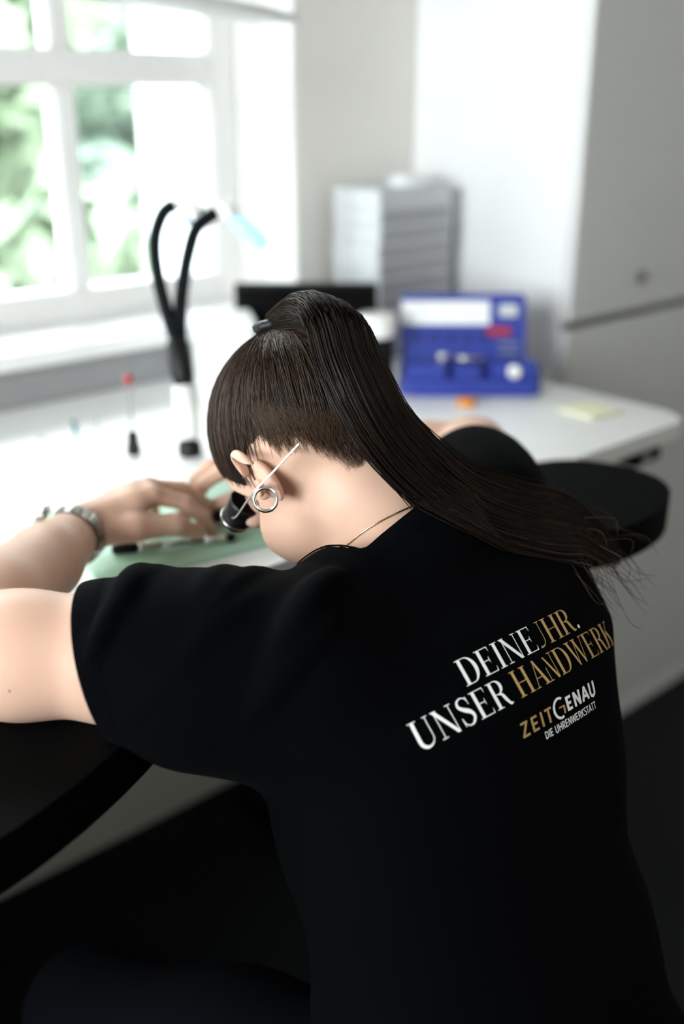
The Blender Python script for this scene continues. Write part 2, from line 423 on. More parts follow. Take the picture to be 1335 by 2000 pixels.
# ================================================================== FURNITURE
# storage cabinet
CX, CY = 1.60, 1.17
cab = empty('storage_cabinet', (2.1, 1.38, 0), label='tall white laminate storage cabinet with shade-darkened front, right of the desk', cat='cabinet')
def cp(name, r, m, bev=0.0015, parent=cab):
    return bx(name, (r[0] - 2.1, r[1] - 2.1, r[2] - 1.38, r[3] - 1.38, r[4], r[5]), m, parent, bev)
cp('body', (CX, 2.62, CY + 0.02, 1.598, 0.07, 2.45), M_CAB)
cp('plinth', (CX + 0.002, 2.618, CY + 0.012, 1.59, 0.0, 0.07), M_CAB)
cp('lower_door', (CX + 0.002, 2.618, CY, CY + 0.0198, 0.075, 1.017), M_CABSHADE)
ud = cp('upper_door', (CX + 0.002, 2.618, CY, CY + 0.0198, 1.035, 2.447), M_CABSHADE)
cp('grip_strip', (CX + 0.004, 2.616, CY + 0.008, CY + 0.0198, 1.0172, 1.0348), M_SEAM, 0.0)
lathe('lock', [(0, 0), (0.013, 0), (0.013, 0.004), (0.010, 0.006), (0, 0.006)], M_DSTEEL, ud, 20,
      mw=Matrix.Translation((1.825 - 2.1, CY - 1.38, 1.098)) @ Matrix.Rotation(PI / 2, 4, 'X'))

# desk
desk = empty('desk', (0.68, 1.21, 0), label='white height-adjustable workbench desk under the window', cat='desk')
def off(o, dx, dy): return [(x - dx, y - dy) for x, y in o]
rounded_prism('tabletop', off(rrect(-0.42, 1.485, 0.825, 1.592, (0.01, 0.01, 0.05, 0.05)), 0.68, 1.21), DZ - 0.028, DZ, M_DESK, desk, bev=0.003)
for lx in (0.12, 1.10):
    x = lx - 0.68
    bx('column', (x - 0.04, x + 0.04, 0.03, 0.15, 0.04, DZ - 0.06), M_EDGE, desk, bev=0.004)
    bx('foot', (x - 0.045, x + 0.045, -0.22, 0.34, 0.0, 0.04), M_BLACK, desk, bev=0.008)
    bx('support', (x - 0.03, x + 0.03, -0.20, 0.34, DZ - 0.06, DZ - 0.028), M_EDGE, desk, bev=0.002)
bx('crossbar', (-0.52, 0.38, 0.06, 0.12, DZ - 0.10, DZ - 0.06), M_EDGE, desk, bev=0.003)
sw = bx('height_switch', (1.335 - 0.68, 1.405 - 0.68, 0.826 - 1.21, 0.90 - 1.21, DZ - 0.056, DZ - 0.028), M_BLACK, desk, bev=0.006)
bx('button', (1.35 - 0.68, 1.368 - 0.68, 0.8235 - 1.21, 0.828 - 1.21, DZ - 0.047, DZ - 0.037), M_GREY, sw)

pd = empty('pedestal_blocker', (-0.19, 1.20, 0), label='added white drawer pedestal blocking light under the left end of the desk', cat='cabinet')  # unseen pedestal added to keep side light off the wall below the desk
bx('body', (-0.19, 0.19, -0.33, 0.33, 0.03, 0.885), M_CAB, pd, bev=0.002); bx('plinth', (-0.18, 0.18, -0.31, 0.33, 0, 0.03), M_BLACK, pd)
for i in range(4):
    dr = bx('drawer', (-0.187, 0.187, -0.348, -0.331, 0.04 + i * 0.212, 0.24 + i * 0.212), M_CABSHADE, pd, bev=0.002)
    bx('handle', (-0.06, 0.06, -0.362, -0.3485, 0.19 + i * 0.212, 0.20 + i * 0.212), M_DSTEEL, dr)
# armrest pads on brackets at the desk front
def armrest(outline, cx, cy, label):
    t = empty('armrest', (cx, cy, DZ), label=label, cat='armrest', group='padded armrests at the desk front')
    rounded_prism('pad', off(outline, cx, cy), -0.022, 0.022, M_LEATHER, t, bev=0.016, seg=4)
    bx('bracket', (-0.05, 0.05, 0.02, 0.24, -0.045, -0.0285), M_BLACK, t, bev=0.002)
    return t
import itertools
def smooth_outline(pts, n=64):
    P = [np.array(p, float) for p in pts]; m = len(P); out = []
    for i in range(n):
        s = i / n * m; k = int(s); t = s - k
        a, b, c, d = P[(k - 1) % m], P[k % m], P[(k + 1) % m], P[(k + 2) % m]
        # uniform cubic B-spline
        out.append(((1 - t) ** 3 * a + (3 * t ** 3 - 6 * t * t + 4) * b + (-3 * t ** 3 + 3 * t * t + 3 * t + 1) * c + t ** 3 * d) / 6)
    return [tuple(p) for p in out]
armrest(smooth_outline([(0.85, 0.815), (0.85, 0.70), (0.87, 0.62), (0.98, 0.595), (1.08, 0.61), (1.145, 0.66), (1.145, 0.745), (1.10, 0.815), (0.99, 0.822)]), 1.00, 0.70,
        'black padded armrest at the right, beside the bare cabinet front')
armrest(smooth_outline([(0.46, 0.822), (0.47, 0.72), (0.38, 0.635), (0.20, 0.555), (0.06, 0.555), (0.0, 0.64), (0.0, 0.75), (0.02, 0.825), (0.24, 0.824)]), 0.24, 0.70,
        'black leather armrest under the bent left arm, at the lower left')

# stool
st = empty('work_stool', (0.575, 0.42, 0), label='black swivel work stool the person sits on', cat='stool')
rounded_prism('seat', rrect(-0.275, 0.275, -0.235, 0.25, 0.11), 0.41, 0.478, M_LEATHER, st, bev=0.028, seg=4)
lathe('column', [(0.028, 0.08), (0.028, 0.25), (0.018, 0.25), (0.018, 0.41), (0.0, 0.41)], M_BLACK, st)
for i in range(5):
    a = 2 * PI * i / 5 + 0.3; d = V((math.cos(a), math.sin(a), 0))
    lg = tb('leg', [V((0, 0, 0.10)), d * 0.15 + V((0, 0, 0.092)), d * 0.28 + V((0, 0, 0.07))], [0.024, 0.02, 0.014], M_BLACK, st, n=8)
    mw = Matrix.Translation(d * 0.28 + V((0, 0, 0.028))) @ Matrix.Rotation(a, 4, 'Z') @ Matrix.Rotation(PI / 2, 4, 'X')
    lathe('caster', [(0, -0.02), (0.026, -0.02), (0.028, -0.01), (0.028, 0.01), (0.026, 0.02), (0, 0.02)], M_BLACK, lg, 16, mw=mw)

# ================================================================== PERSON
Hc = np.array([0.5765, 0.6918, 1.1138]); yaw = math.radians(7); pit = math.radians(56)
fw = np.array([-math.sin(yaw), math.cos(yaw), 0.0]); up0 = np.array([0, 0, 1.0])
hr = np.array([math.cos(yaw), math.sin(yaw), 0.0])
hf = math.cos(pit) * fw - math.sin(pit) * up0
hu = math.sin(pit) * fw + math.cos(pit) * up0
HFR = np.stack([hr, hf, hu])
def HL(r, f, u): return Hc + r * hr + f * hf + u * hu
person = empty('person', (0.575, 0.42, 0.0), label='person in a black printed T-shirt bent over the workbench, dark hair in a ponytail', cat='person')
PO = np.array([0.575, 0.42, 0.0])

LS = (0.455, 0.562, 1.008); LE = (0.232, 0.738, 1.024); LW = (0.449, 0.941, 1.0)
RS = (0.765, 0.655, 1.022); RE = (0.955, 0.830, 1.008); RW = (0.760, 0.955, 0.995)
CC = (0, -0.012, 0.038); CR = (0.073, 0.092, 0.082)     # cranium, head-local

def lerp(a, b, t): return tuple(np.array(a) * (1 - t) + np.array(b) * t)
def build_body():
    F = Field((0.14, 0.36, 0.80), (1.05, 1.10, 1.30), 0.0027)
    # trunk inside the shirt
    F.ell((0.58, 0.55, 0.91), (0.12, 0.075, 0.14), k=0.0)
    F.chain([LS, (0.60, 0.62, 1.02), RS], [0.040, 0.045, 0.042], 0.03)
    # arms
    F.chain([LS, lerp(LS, LE, 0.5), lerp(LS, LE, 0.8), LE], [0.045, 0.0505, 0.048, 0.044], 0.02)
    F.chain([LE, lerp(LE, LW, 0.3), lerp(LE, LW, 0.7), LW], [0.044, 0.046, 0.036, 0.0275], 0.012)
    F.chain([RS, lerp(RS, RE, 0.5), lerp(RS, RE, 0.8), RE], [0.05, 0.051, 0.047, 0.043], 0.02)
    F.chain([RE, lerp(RE, RW, 0.3), lerp(RE, RW, 0.7), RW], [0.042, 0.044, 0.035, 0.027], 0.012)
    # left hand: metacarpals fan from the wrist, then fingers
    def hand(W, mcp, fingers, thumb, k=0.010):
        for m in mcp: F.cap(W, m, 0.021, 0.0125, 0.012)
        for a, b in zip(mcp, mcp[1:]): F.cap(lerp(W, a, 0.75), lerp(W, b, 0.75), 0.0125, 0.0125, 0.012)
        for m, fg in zip(mcp, fingers):
            F.chain([m] + fg, [0.0108, 0.0092, 0.0084, 0.0070], 0.004)
        F.chain([lerp(W, thumb[0], 0.3)] + thumb, [0.018, 0.0155, 0.0115, 0.0090], 0.008)
    hand(LW, [(0.541, 0.936, 1.022), (0.549, 0.957, 1.023), (0.547, 0.977, 1.015), (0.536, 0.994, 1.004)],
         [[(0.577, 0.926, 1.006), (0.597, 0.921, 0.985), (0.606, 0.918, 0.966)],
          [(0.590, 0.952, 1.012), (0.614, 0.946, 0.990), (0.619, 0.941, 0.968)],
          [(0.588, 0.981, 1.002), (0.607, 0.978, 0.982), (0.607, 0.974, 0.964)],
          [(0.566, 1.003, 0.990), (0.580, 1.004, 0.975), (0.582, 1.002, 0.962)]],
         [(0.505, 0.914, 1.000), (0.550, 0.905, 0.994), (0.582, 0.910, 0.974)])
    hand(RW, [(0.688, 0.925, 1.012), (0.680, 0.944, 1.022), (0.682, 0.965, 1.022), (0.690, 0.984, 1.012)],
         [[(0.653, 0.922, 1.000), (0.634, 0.932, 0.990), (0.626, 0.944, 0.985)],
          [(0.642, 0.950, 1.020), (0.622, 0.957, 1.008), (0.618, 0.962, 0.992)],
          [(0.646, 0.974, 1.020), (0.627, 0.978, 1.006), (0.624, 0.978, 0.990)],
          [(0.660, 0.994, 1.008), (0.646, 0.996, 0.996), (0.642, 0.994, 0.984)]],
         [(0.712, 0.915, 0.985), (0.674, 0.908, 0.972), (0.645, 0.916, 0.967)])
    # neck
    F.chain([(0.602, 0.622, 1.040), (0.602, 0.632, 1.085), HL(0.004, -0.016, -0.045)], [0.050, 0.052, 0.049], 0.025)
    # head
    h = lambda c, r, k, sub=False: F.ell(HL(*c), r, HFR, k, sub)
    hc = lambda a, b, ra, rb, k: F.cap(HL(*a), HL(*b), ra, rb, k)
    h(CC, CR, 0.02)
    h((0, 0.044, 0.004), (0.052, 0.040, 0.056), 0.025)
    for s in (-1, 1):
        hc((s * 0.036, 0.006, -0.034), (s * 0.009, 0.060, -0.066), 0.016, 0.015, 0.018)
        h((s * 0.034, 0.050, -0.010), (0.021, 0.022, 0.024), 0.02); h((s * 0.030, 0.048, -0.036), (0.022, 0.024, 0.026), 0.025)
        h((s * 0.032, 0.092, 0.012), (0.014, 0.012, 0.009), 0.014, True)
        h((s * 0.031, 0.074, 0.011), (0.0125, 0.0125, 0.0115), 0.004)
        hc((s * 0.006, 0.096, -0.020), (s * 0.010, 0.093, -0.021), 0.007, 0.006, 0.006)
    hc((0, 0.083, 0.022), (0, 0.104, -0.017), 0.007, 0.009, 0.010)
    hc((-0.034, 0.076, 0.030), (0.034, 0.076, 0.030), 0.011, 0.011, 0.018)
    hc((-0.014, 0.079, -0.040), (0.014, 0.079, -0.040), 0.0055, 0.0055, 0.005)
    hc((-0.012, 0.077, -0.049), (0.012, 0.077, -0.049), 0.006, 0.006, 0.005)
    h((0, 0.068, -0.071), (0.019, 0.015, 0.012), 0.015)
    v, f = F.mesh(); v = relax(v, f, 1)
    return v, f
def build_ear(s):
    # ear frame: e1 backwards, e2 up, e3 outwards (tilted so the rim stands off the skull)
    base = np.array(HL(s * 0.0770, -0.010, -0.004))
    t = math.radians(5); e2 = hu * math.cos(t) - hf * math.sin(t); e1 = -hf * math.cos(t) - hu * math.sin(t); e3 = s * hr
    a = math.radians(28); e1, e3 = e1 * math.cos(a) + e3 * math.sin(a), e3 * math.cos(a) - e1 * math.sin(a)
    E = lambda x, y, z: base + x * e1 + y * e2 + z * e3
    F = Field(base - 0.05, base + 0.05, 0.0011)
    fr = np.stack([e1, e2, e3])
    F.ell(E(0.004, 0.004, 0.003), (0.0175, 0.027, 0.0035), fr, 0.0)
    hel = [(-0.004, 0.002, 0.002), (-0.012, 0.010, 0.003), (-0.012, 0.024, 0.005), (-0.003, 0.0325, 0.007), (0.009, 0.0315, 0.008),
           (0.0185, 0.022, 0.008), (0.0205, 0.008, 0.007), (0.0165, -0.007, 0.008), (0.009, -0.016, 0.010), (0.001, -0.021, 0.011)]
    pts = catmull(hel, 26)
    F.chain([E(*p) for p in pts], np.interp(np.linspace(0, 1, 26), [0, 0.2, 0.6, 1], [0.003, 0.0036, 0.0036, 0.0036]), 0.003)
    F.ell(E(-0.001, -0.018, 0.010), (0.0095, 0.0105, 0.0045), fr, 0.006)
    F.chain([E(*p) for p in [(0.004, -0.012, 0.006), (0.011, -0.002, 0.008), (0.011, 0.012, 0.008), (0.003, 0.022, 0.007)]], [0.003] * 4, 0.004)
    F.ell(E(0.001, -0.002, 0.008), (0.007, 0.009, 0.005), fr, 0.003, True)
    F.ell(E(-0.011, -0.005, 0.004), (0.004, 0.006, 0.005), fr, 0.004)
    F.ell(E(-0.002, 0.0, -0.005), (0.013, 0.022, 0.007), fr, 0.006)
    v, f = F.mesh(); v = relax(v, f, 1)
    return v, f, E
bv, bf = build_body()
evl, efl, EARL = build_ear(-1); evr, efr, _ = build_ear(1)
V_all = np.concatenate([bv, evl, evr]); F_all = np.concatenate([bf, efl + len(bv), efr + len(bv) + len(evl)])
body = link('body', np_mesh('body', V_all - PO, F_all), M_SKIN, person, smooth=True)
BV_BODY = BVHTree.FromPolygons(bv.tolist(), bf.tolist())

# ---------------- shirt
SEC = np.array([  # z, cx, cy, halfwidth, halfdepth
    (0.50, 0.578, 0.395, 0.205, 0.150), (0.58, 0.575, 0.405, 0.195, 0.142), (0.64, 0.572, 0.425, 0.180, 0.132), (0.72, 0.570, 0.450, 0.168, 0.124), (0.80, 0.570, 0.478, 0.166, 0.120),
    (0.90, 0.578, 0.515, 0.176, 0.122), (0.98, 0.592, 0.550, 0.190, 0.122), (1.03, 0.608, 0.572, 0.170, 0.096), (1.06, 0.608, 0.590, 0.105, 0.062), (1.09, 0.606, 0.598, 0.05, 0.03)])
def build_shirt():
    F = Field((0.20, 0.24, 0.50), (1.02, 0.84, 1.20), 0.0036)
    def torso(X, Y, Z):
        cx = np.interp(Z, SEC[:, 0], SEC[:, 1]); cy = np.interp(Z, SEC[:, 0], SEC[:, 2])
        hw = np.interp(Z, SEC[:, 0], SEC[:, 3]); hd = np.interp(Z, SEC[:, 0], SEC[:, 4])
        # soft folds: diagonal drags over the flanks
        fold = 0.0035 * np.sin(38 * Z + 16 * (X - 0.57)) * np.clip((0.98 - Z) / 0.2, 0, 1)
        e = 2.35
        q = (np.abs((X - cx) / hw) ** e + np.abs((Y - cy) / hd) ** e) ** (1 / e)
        return np.maximum((q - 1) * np.minimum(hw, hd) * 1.08 + fold, np.maximum(Z - 1.10, 0.535 - Z))
    F.add(torso, (0.3, 0.24, 0.52), (0.85, 0.78, 1.13), 0.0)
    F.chain([(0.452, 0.564, 1.004), (0.535, 0.572, 1.008), (0.606, 0.592, 1.060), (0.67, 0.620, 1.036), RS], [0.057, 0.048, 0.052, 0.049, 0.056], 0.04)
    def sl(S, E_, w0, w1, ext):
        d = (np.array(E_) - S); a = np.array(S) + d * ext
        F.chain([S, lerp(S, E_, ext * 0.5), a], [w0, (w0 + w1) * 0.5, w1], 0.06)
    sl(LS, LE, 0.058, 0.0580, 0.68); sl(RS, RE, 0.060, 0.058, 0.56)
    # draped cloth under the left arm
    F.cap((0.47, 0.545, 0.965), (0.375, 0.60, 0.988), 0.050, 0.044, 0.05)
    F.cap((0.75, 0.63, 0.985), (0.82, 0.70, 1.0), 0.045, 0.040, 0.05)
    # fold ridges along the sleeve top and the shoulder seam
    def ridge(p, r, k=0.012): 
        q = catmull(p, 10); F.chain([tuple(x) for x in q], [r * (0.35 + 0.65 * math.sin(PI * (i + 0.6) / 10.2)) for i in range(10)], k)
    d = np.array(LE) - LS; d /= np.linalg.norm(d); n1 = np.array([d[1], -d[0], 0])  # n1: towards the camera side
    if n1[1] > 0: n1 = -n1
    A = lambda t, ang, rr: tuple(np.array(LS) + d * t + (n1 * math.cos(ang) + up0 * math.sin(ang)) * rr)
    for t0, a0, t1, a1, rr, r in [(-0.03, 2.0, 0.03, 0.3, 0.058, 0.010), (0.020, 2.5, 0.085, 0.7, 0.056, 0.006), (0.055, 2.2, 0.085, 1.1, 0.055, 0.007), (0.105, 2.4, 0.160, 0.5, 0.056, 0.005),
                                  (0.128, 2.2, 0.140, 1.2, 0.056, 0.005), (0.040, 1.3, 0.135, -0.2, 0.055, 0.006), (-0.02, 1.0, 0.070, -0.5, 0.057, 0.008)]:
        ridge([A(t0 + (t1 - t0) * i / 4, a0 + (a1 - a0) * i / 4, rr + 0.0105) for i in range(5)], r)
    # left shoulder bunch next to the collar
    ridge([(0.515, 0.624, 1.038), (0.511, 0.597, 1.060), (0.513, 0.565, 1.062), (0.528, 0.528, 1.045)], 0.014)
    ridge([(0.540, 0.630, 1.036), (0.538, 0.605, 1.056), (0.538, 0.575, 1.062), (0.546, 0.540, 1.046)], 0.010)
    ridge([(0.485, 0.622, 1.035), (0.480, 0.592, 1.056), (0.482, 0.56, 1.058), (0.494, 0.523, 1.038)], 0.010)
    # right sleeve creases
    for t0 in (0.0, 0.05, 0.09):
        dd = np.array(RE) - RS; dd /= np.linalg.norm(dd); nn = np.array([-dd[1], dd[0], 0])
        B = lambda t, ang: tuple(np.array(RS) + dd * t + (-nn * math.cos(ang) + up0 * math.sin(ang)) * 0.058)
        ridge([B(t0, 0.3), B(t0 + 0.01, 1.0), B(t0 + 0.02, 1.7), B(t0 + 0.02, 2.3)], 0.008)
    v, f = F.mesh(); v = relax(v, f, 1)
    return v, f
sv, sf = build_shirt()
bm = bmesh.new()
me = np_mesh('shirt', sv, sf); bm.from_mesh(me); bpy.data.meshes.remove(me)
def cut(bm, co, no, test):
    fs = [f for f in bm.faces if test(f.calc_center_median())]
    geom = list({v for f in fs for v in f.verts}) + list({e for f in fs for e in f.edges}) + fs
    r = bmesh.ops.bisect_plane(bm, geom=geom, plane_co=co, plane_no=no, clear_outer=True, dist=1e-6)
    return [e for e in r['geom_cut'] if isinstance(e, bmesh.types.BMEdge)]
dL = (V(LE) - V(LS)).normalized(); hemL = V(LS) + dL * 0.163; nL = (dL + V((0.05, 0.0, -0.28))).normalized()
cut(bm, hemL, nL, lambda c: (c - hemL).length < 0.11 and (c - V(LS)).dot(dL) > 0.09)
dR = (V(RE) - V(RS)).normalized(); hemR = V(RS) + dR * 0.125
cut(bm, hemR, dR, lambda c: (c - hemR).length < 0.11 and (c - V(RS)).dot(dR) > 0.06)
NB = V((0.602, 0.618, 1.056)); nN = V((-0.20, 0.72, 0.66)).normalized()
cut(bm, NB, nN, lambda c: (c - NB).length < 0.088)
cut(bm, V((0, 0, 0.55)), V((0, 0, -1)), lambda c: c.z < 0.58)
bmesh.ops.delete(bm, geom=[v for v in bm.verts if not v.link_faces], context='VERTS')
bm.normal_update()
bound = [e for e in bm.edges if len(e.link_faces) == 1]
def loops(edges):
    adj = {}
    for e in edges:
        for v in e.verts: adj.setdefault(v, []).append(e)
    seen = set(); out = []
    for e in edges:
        if e in seen: continue
        lp = [e.verts[0]]; cur = e.verts[1]; seen.add(e)
        while cur != lp[0]:
            lp.append(cur); nx = [x for x in adj[cur] if x not in seen]
            if not nx: break
            seen.add(nx[0]); cur = nx[0].other_vert(cur)
        out.append([v.co.copy() for v in lp])
    return out
LOOPS = loops(bound)
def nearest_loop(p): return max((l for l in LOOPS if (sum((x for x in l), V()) / len(l) - V(p)).length < 0.08), key=len, default=None)
neck_loop = nearest_loop(NB); hemL_loop = nearest_loop(hemL); hemR_loop = nearest_loop(hemR)
shv = np.array([v.co[:] for v in bm.verts]); bm.verts.index_update(); shf = [[v.index for v in f.verts] for f in bm.faces]
BV_SHIRT = BVHTree.FromPolygons(shv.tolist(), shf)
bmesh.ops.translate(bm, verts=bm.verts, vec=tuple(-PO))
shirt = bm_obj('shirt', bm, M_SHIRT, person, smooth=True, label='black cotton T-shirt with white and gold lettering on the back')
so = shirt.modifiers.new('thickness', 'SOLIDIFY'); so.thickness = 0.0016; so.offset = -1
def resample(loop, n):
    P = np.array([p[:] for p in loop] + [loop[0][:]]); d = np.r_[0, np.cumsum(np.linalg.norm(np.diff(P, axis=0), axis=1))]
    s = np.linspace(0, d[-1], n, endpoint=False); Q = np.stack([np.interp(s, d, P[:, i]) for i in range(3)], 1)
    for _ in range(2): Q = 0.5 * Q + 0.25 * (np.roll(Q, 1, 0) + np.roll(Q, -1, 0))
    return Q
def band(name, loop, width, thick, m, into, n=96, **k):
    """flat cloth band that starts at an opening and lies on the shirt, 'into' = direction away from the opening"""
    Q = resample(loop, n); bm = bmesh.new(); rings = []
    for q in Q:
        rows = []
        for j in range(5):
            p = V(q) + V(into) * (width * j / 4)
            co, no, _, _ = BV_SHIRT.find_nearest(p)
            lift = thick * (1.0 if 0 < j < 4 else 0.2)
            rows.append(co + no * lift)
        p0 = V(q) - V(into) * 0.0006
        rings.append([bm.verts.new(V(x) - V(PO)) for x in [p0] + rows])
    for a, b in zip(rings, rings[1:] + rings[:1]):
        for j in range(5): bm.faces.new((a[j], a[j + 1], b[j + 1], b[j]))
    bmesh.ops.recalc_face_normals(bm, faces=bm.faces)
    return bm_obj(name, bm, m, shirt, smooth=True, **k)
if neck_loop: band('collar', neck_loop, 0.017, 0.0018, M_SHIRT, -nN)
if hemL_loop: band('sleeve_hem', hemL_loop, 0.020, 0.0010, M_SHIRT, -dL)
if hemR_loop: band('sleeve_hem', hemR_loop, 0.020, 0.0010, M_SHIRT, -dR)

# ---------------- trousers and shoes
def build_trousers():
    F = Field((0.12, 0.20, 0.02), (1.05, 1.10, 0.74), 0.007)
    F.ell((0.575, 0.415, 0.60), (0.175, 0.13, 0.12), k=0.0)
    for hip, knee, ank in (((0.48, 0.45, 0.570), (0.335, 0.79, 0.525), (0.34, 0.82, 0.10)), ((0.67, 0.45, 0.585), (0.80, 0.80, 0.560), (0.77, 0.84, 0.10))):
        F.chain([hip, lerp(hip, knee, 0.5), knee], [0.088, 0.078, 0.062], 0.05)
        F.chain([knee, lerp(knee, ank, 0.35), ank], [0.062, 0.060, 0.045], 0.03)
    v, f = F.mesh(); return relax(v, f, 2), f
tv, tf = build_trousers()
link('trousers', np_mesh('trousers', tv - PO, tf), M_TROUSER, person, smooth=True, label='dark navy trousers')
for x, y in ((0.33, 0.84), (0.77, 0.86)):
    F = Field((x - 0.08, y - 0.12, 0.0), (x + 0.08, y + 0.22, 0.16), 0.006)
    F.cap((x, y - 0.03, 0.045), (x, y + 0.13, 0.040), 0.040, 0.036, 0.0); F.cap((x, y - 0.02, 0.05), (x, y - 0.02, 0.11), 0.042, 0.046, 0.02)
    v, f = F.mesh(); v[:, 2] = np.maximum(v[:, 2], 0.004)
    link('shoe', np_mesh('shoe', v - PO, f), M_BLACK, person, smooth=True)

# ---------------- hair
def hair_margin(d):
    """degrees above the hairline for unit vectors d (head-local, ellipsoid space); negative = bare skin"""
    d = np.atleast_2d(d); az = np.degrees(np.arctan2(d[:, 1], np.abs(d[:, 0]))); el = np.degrees(np.arcsin(np.clip(d[:, 2], -1, 1)))
    lim = np.interp(az, [-90, -70, -55, -42, -30, -18, 0, 12, 22, 30, 42, 65, 90], [-60, -57, -52, -43, -26, -15, -12, -13, -24, -16, 1, 20, 27])
    return el - lim
def cran(dirs, sc):
    """unit vectors in scaled ellipsoid space -> world"""
    d = np.atleast_2d(dirs); sc = np.broadcast_to(np.asarray(sc, float).reshape(-1), (len(d),))
    q = d * np.array(CR); W0 = q @ HFR; c0 = V(HL(*CC)); out = np.empty_like(W0)
    for i in range(len(d)):
        L = float(np.linalg.norm(W0[i])); k = 1.0
        if d[i][1] < 0.3 and d[i][2] < 0.2:      # the nape bulges past the cranium: follow the skin there
            u = V(W0[i] / L); co, no, f_, dist = BV_BODY.ray_cast(c0 + u * (L * 0.9), u, L * 0.4)
            if co is not None: k = max(1.0, min(1.22, (L * 0.9 + dist) / L))
        out[i] = np.array(c0) + W0[i] * (k * sc[i])
    return out
TD = np.array([0.0, -0.60, 0.80]); TD /= np.linalg.norm(TD)
TIE = cran(TD, 1.13)[0]
# cap under the strands
nu, nv = 240, 140
vv = []; keep = {}
cf = []
th = np.linspace(0, 2 * PI, nu, endpoint=False); ph = np.linspace(0.0, PI, nv)
T, Pp = np.meshgrid(th, ph, indexing='ij')
D = np.stack([np.sin(Pp) * np.cos(T), np.sin(Pp) * np.sin(T), np.cos(Pp)], -1).reshape(-1, 3)
mg = hair_margin(D); ok = mg > 6
depth_in = np.clip((mg - 6) / 18, 0, 1)
W = cran(D, 1.002 + 0.020 * depth_in)
ids = np.arange(nu * nv).reshape(nu, nv)
a_ = ids; b_ = np.roll(ids, -1, 0)
cf = np.stack([a_[:, :-1], a_[:, 1:], b_[:, 1:], b_[:, :-1]], -1).reshape(-1, 4)
cf = cf[ok[cf].all(1)]
used = np.unique(cf); rem = -np.ones(nu * nv, int); rem[used] = np.arange(len(used))
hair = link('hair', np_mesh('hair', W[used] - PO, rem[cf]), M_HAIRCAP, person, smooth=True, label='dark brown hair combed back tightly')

def strands_mesh(name, paths, radii, m, parent, n=3, mats=None, midx=None):
    """paths: list of (k,3) arrays; thin tubes, each tapering"""
    vs = []; fs = []; off0 = 0; mi = []
    for pi, (p, r) in enumerate(zip(paths, radii)):
        k = len(p); t = np.gradient(p, axis=0); t /= np.linalg.norm(t, axis=1)[:, None] + 1e-9
        a = np.array([0.31, 0.77, 0.55]); x = np.cross(t, a); x /= np.linalg.norm(x, axis=1)[:, None] + 1e-9; y = np.cross(t, x)
        rr = r * np.interp(np.linspace(0, 1, k), [0, 0.18, 0.8, 1], [0.25, 1, 0.9, 0.25])[:, None]
        ring = np.stack([p + (x * math.cos(2 * PI * j / n) + y * math.sin(2 * PI * j / n)) * rr for j in range(n)], 1)
        vs.append(ring.reshape(-1, 3)); i = np.arange(k - 1)[:, None] * n; j = np.arange(n)[None, :]
        q = np.stack([i + j, i + (j + 1) % n, i + n + (j + 1) % n, i + n + j], -1).reshape(-1, 4) + off0
        fs.append(q); off0 += k * n
        if midx is not None: mi += [midx[pi]] * len(q)
    me = np_mesh(name, np.concatenate(vs) - PO, np.concatenate(fs))
    for mm in (mats or [m]): me.materials.append(mm)
    if midx is not None: me.polygons.foreach_set('material_index', mi)
    return link(name, me, None, parent, smooth=True, kind='stuff')
def slerp(a, b, t):
    w = math.acos(max(-1, min(1, float(a @ b)))); s = math.sin(w)
    if s < 1e-4: return np.tile(a, (len(t), 1))
    return (np.sin((1 - t) * w)[:, None] * a + np.sin(t * w)[:, None] * b) / s
paths = []; rad = []; mid = []
while len(paths) < 3400:
    d = rng.normal(size=3); d /= np.linalg.norm(d)
    mg_ = float(hair_margin(d)[0])
    if mg_ < -11 * rng.random() ** 2.5: continue
    if mg_ > 22 and rng.random() < 0.55: continue
    k = 13; t = np.linspace(0, 1, k) ** 0.9
    tgt = TD + rng.normal(size=3) * 0.07; tgt /= np.linalg.norm(tgt)
    q = slerp(d, tgt, t)
    bulge = np.clip(mg_ / 16, 0, 1)
    h0 = 1.003 + 0.042 * bulge
    clump = 0.006 * math.sin(26 * math.atan2(d[0], d[1] + 0.2)) 
    sc = h0 + (0.034 + clump + 0.014 * rng.random()) * np.sin(np.clip(t * 1.25, 0, 1) * PI / 2) + 0.03 * np.clip((t - 0.8) / 0.2, 0, 1) ** 2
    paths.append(cran(q, sc)); rad.append(rng.uniform(0.00030, 0.00060)); mid.append(0 if rng.random() < 0.78 else 1)
strands_mesh('combed_strands', paths, rad, None, hair, mats=[M_HAIR, M_HAIRLITE], midx=mid)

# ponytail
TAIL = [tuple(TIE), (0.574, 0.668, 1.252), (0.568, 0.633, 1.218), (0.572, 0.603, 1.178), (0.596, 0.583, 1.142),
        (0.645, 0.562, 1.098), (0.703, 0.540, 1.072), (0.748, 0.515, 1.057), (0.775, 0.487, 1.026)]
CT = catmull(TAIL, 40)
def push(p, bvh, gap):
    co, no, i, dist = bvh.find_nearest(V(p))
    if co is None: return p
    if (V(p) - co).dot(no) < gap: return np.array(co + no * gap)
    return p
tan = np.gradient(CT, axis=0); tan /= np.linalg.norm(tan, axis=1)[:, None]
wax = np.zeros_like(CT); nax = np.zeros_like(CT)
for i in range(40):   # width axis lies along the body's right-left, normal axis points off the back
    w = np.cross(tan[i], np.array([0.35, -0.80, 0.45])); w /= np.linalg.norm(w); wax[i] = w; nax[i] = np.cross(w, tan[i])
wid = np.interp(np.linspace(0, 1, 40), [0, 0.06, 0.15, 0.3, 0.5, 0.7, 0.85, 1], [0.013, 0.028, 0.040, 0.045, 0.038, 0.034, 0.030, 0.020])
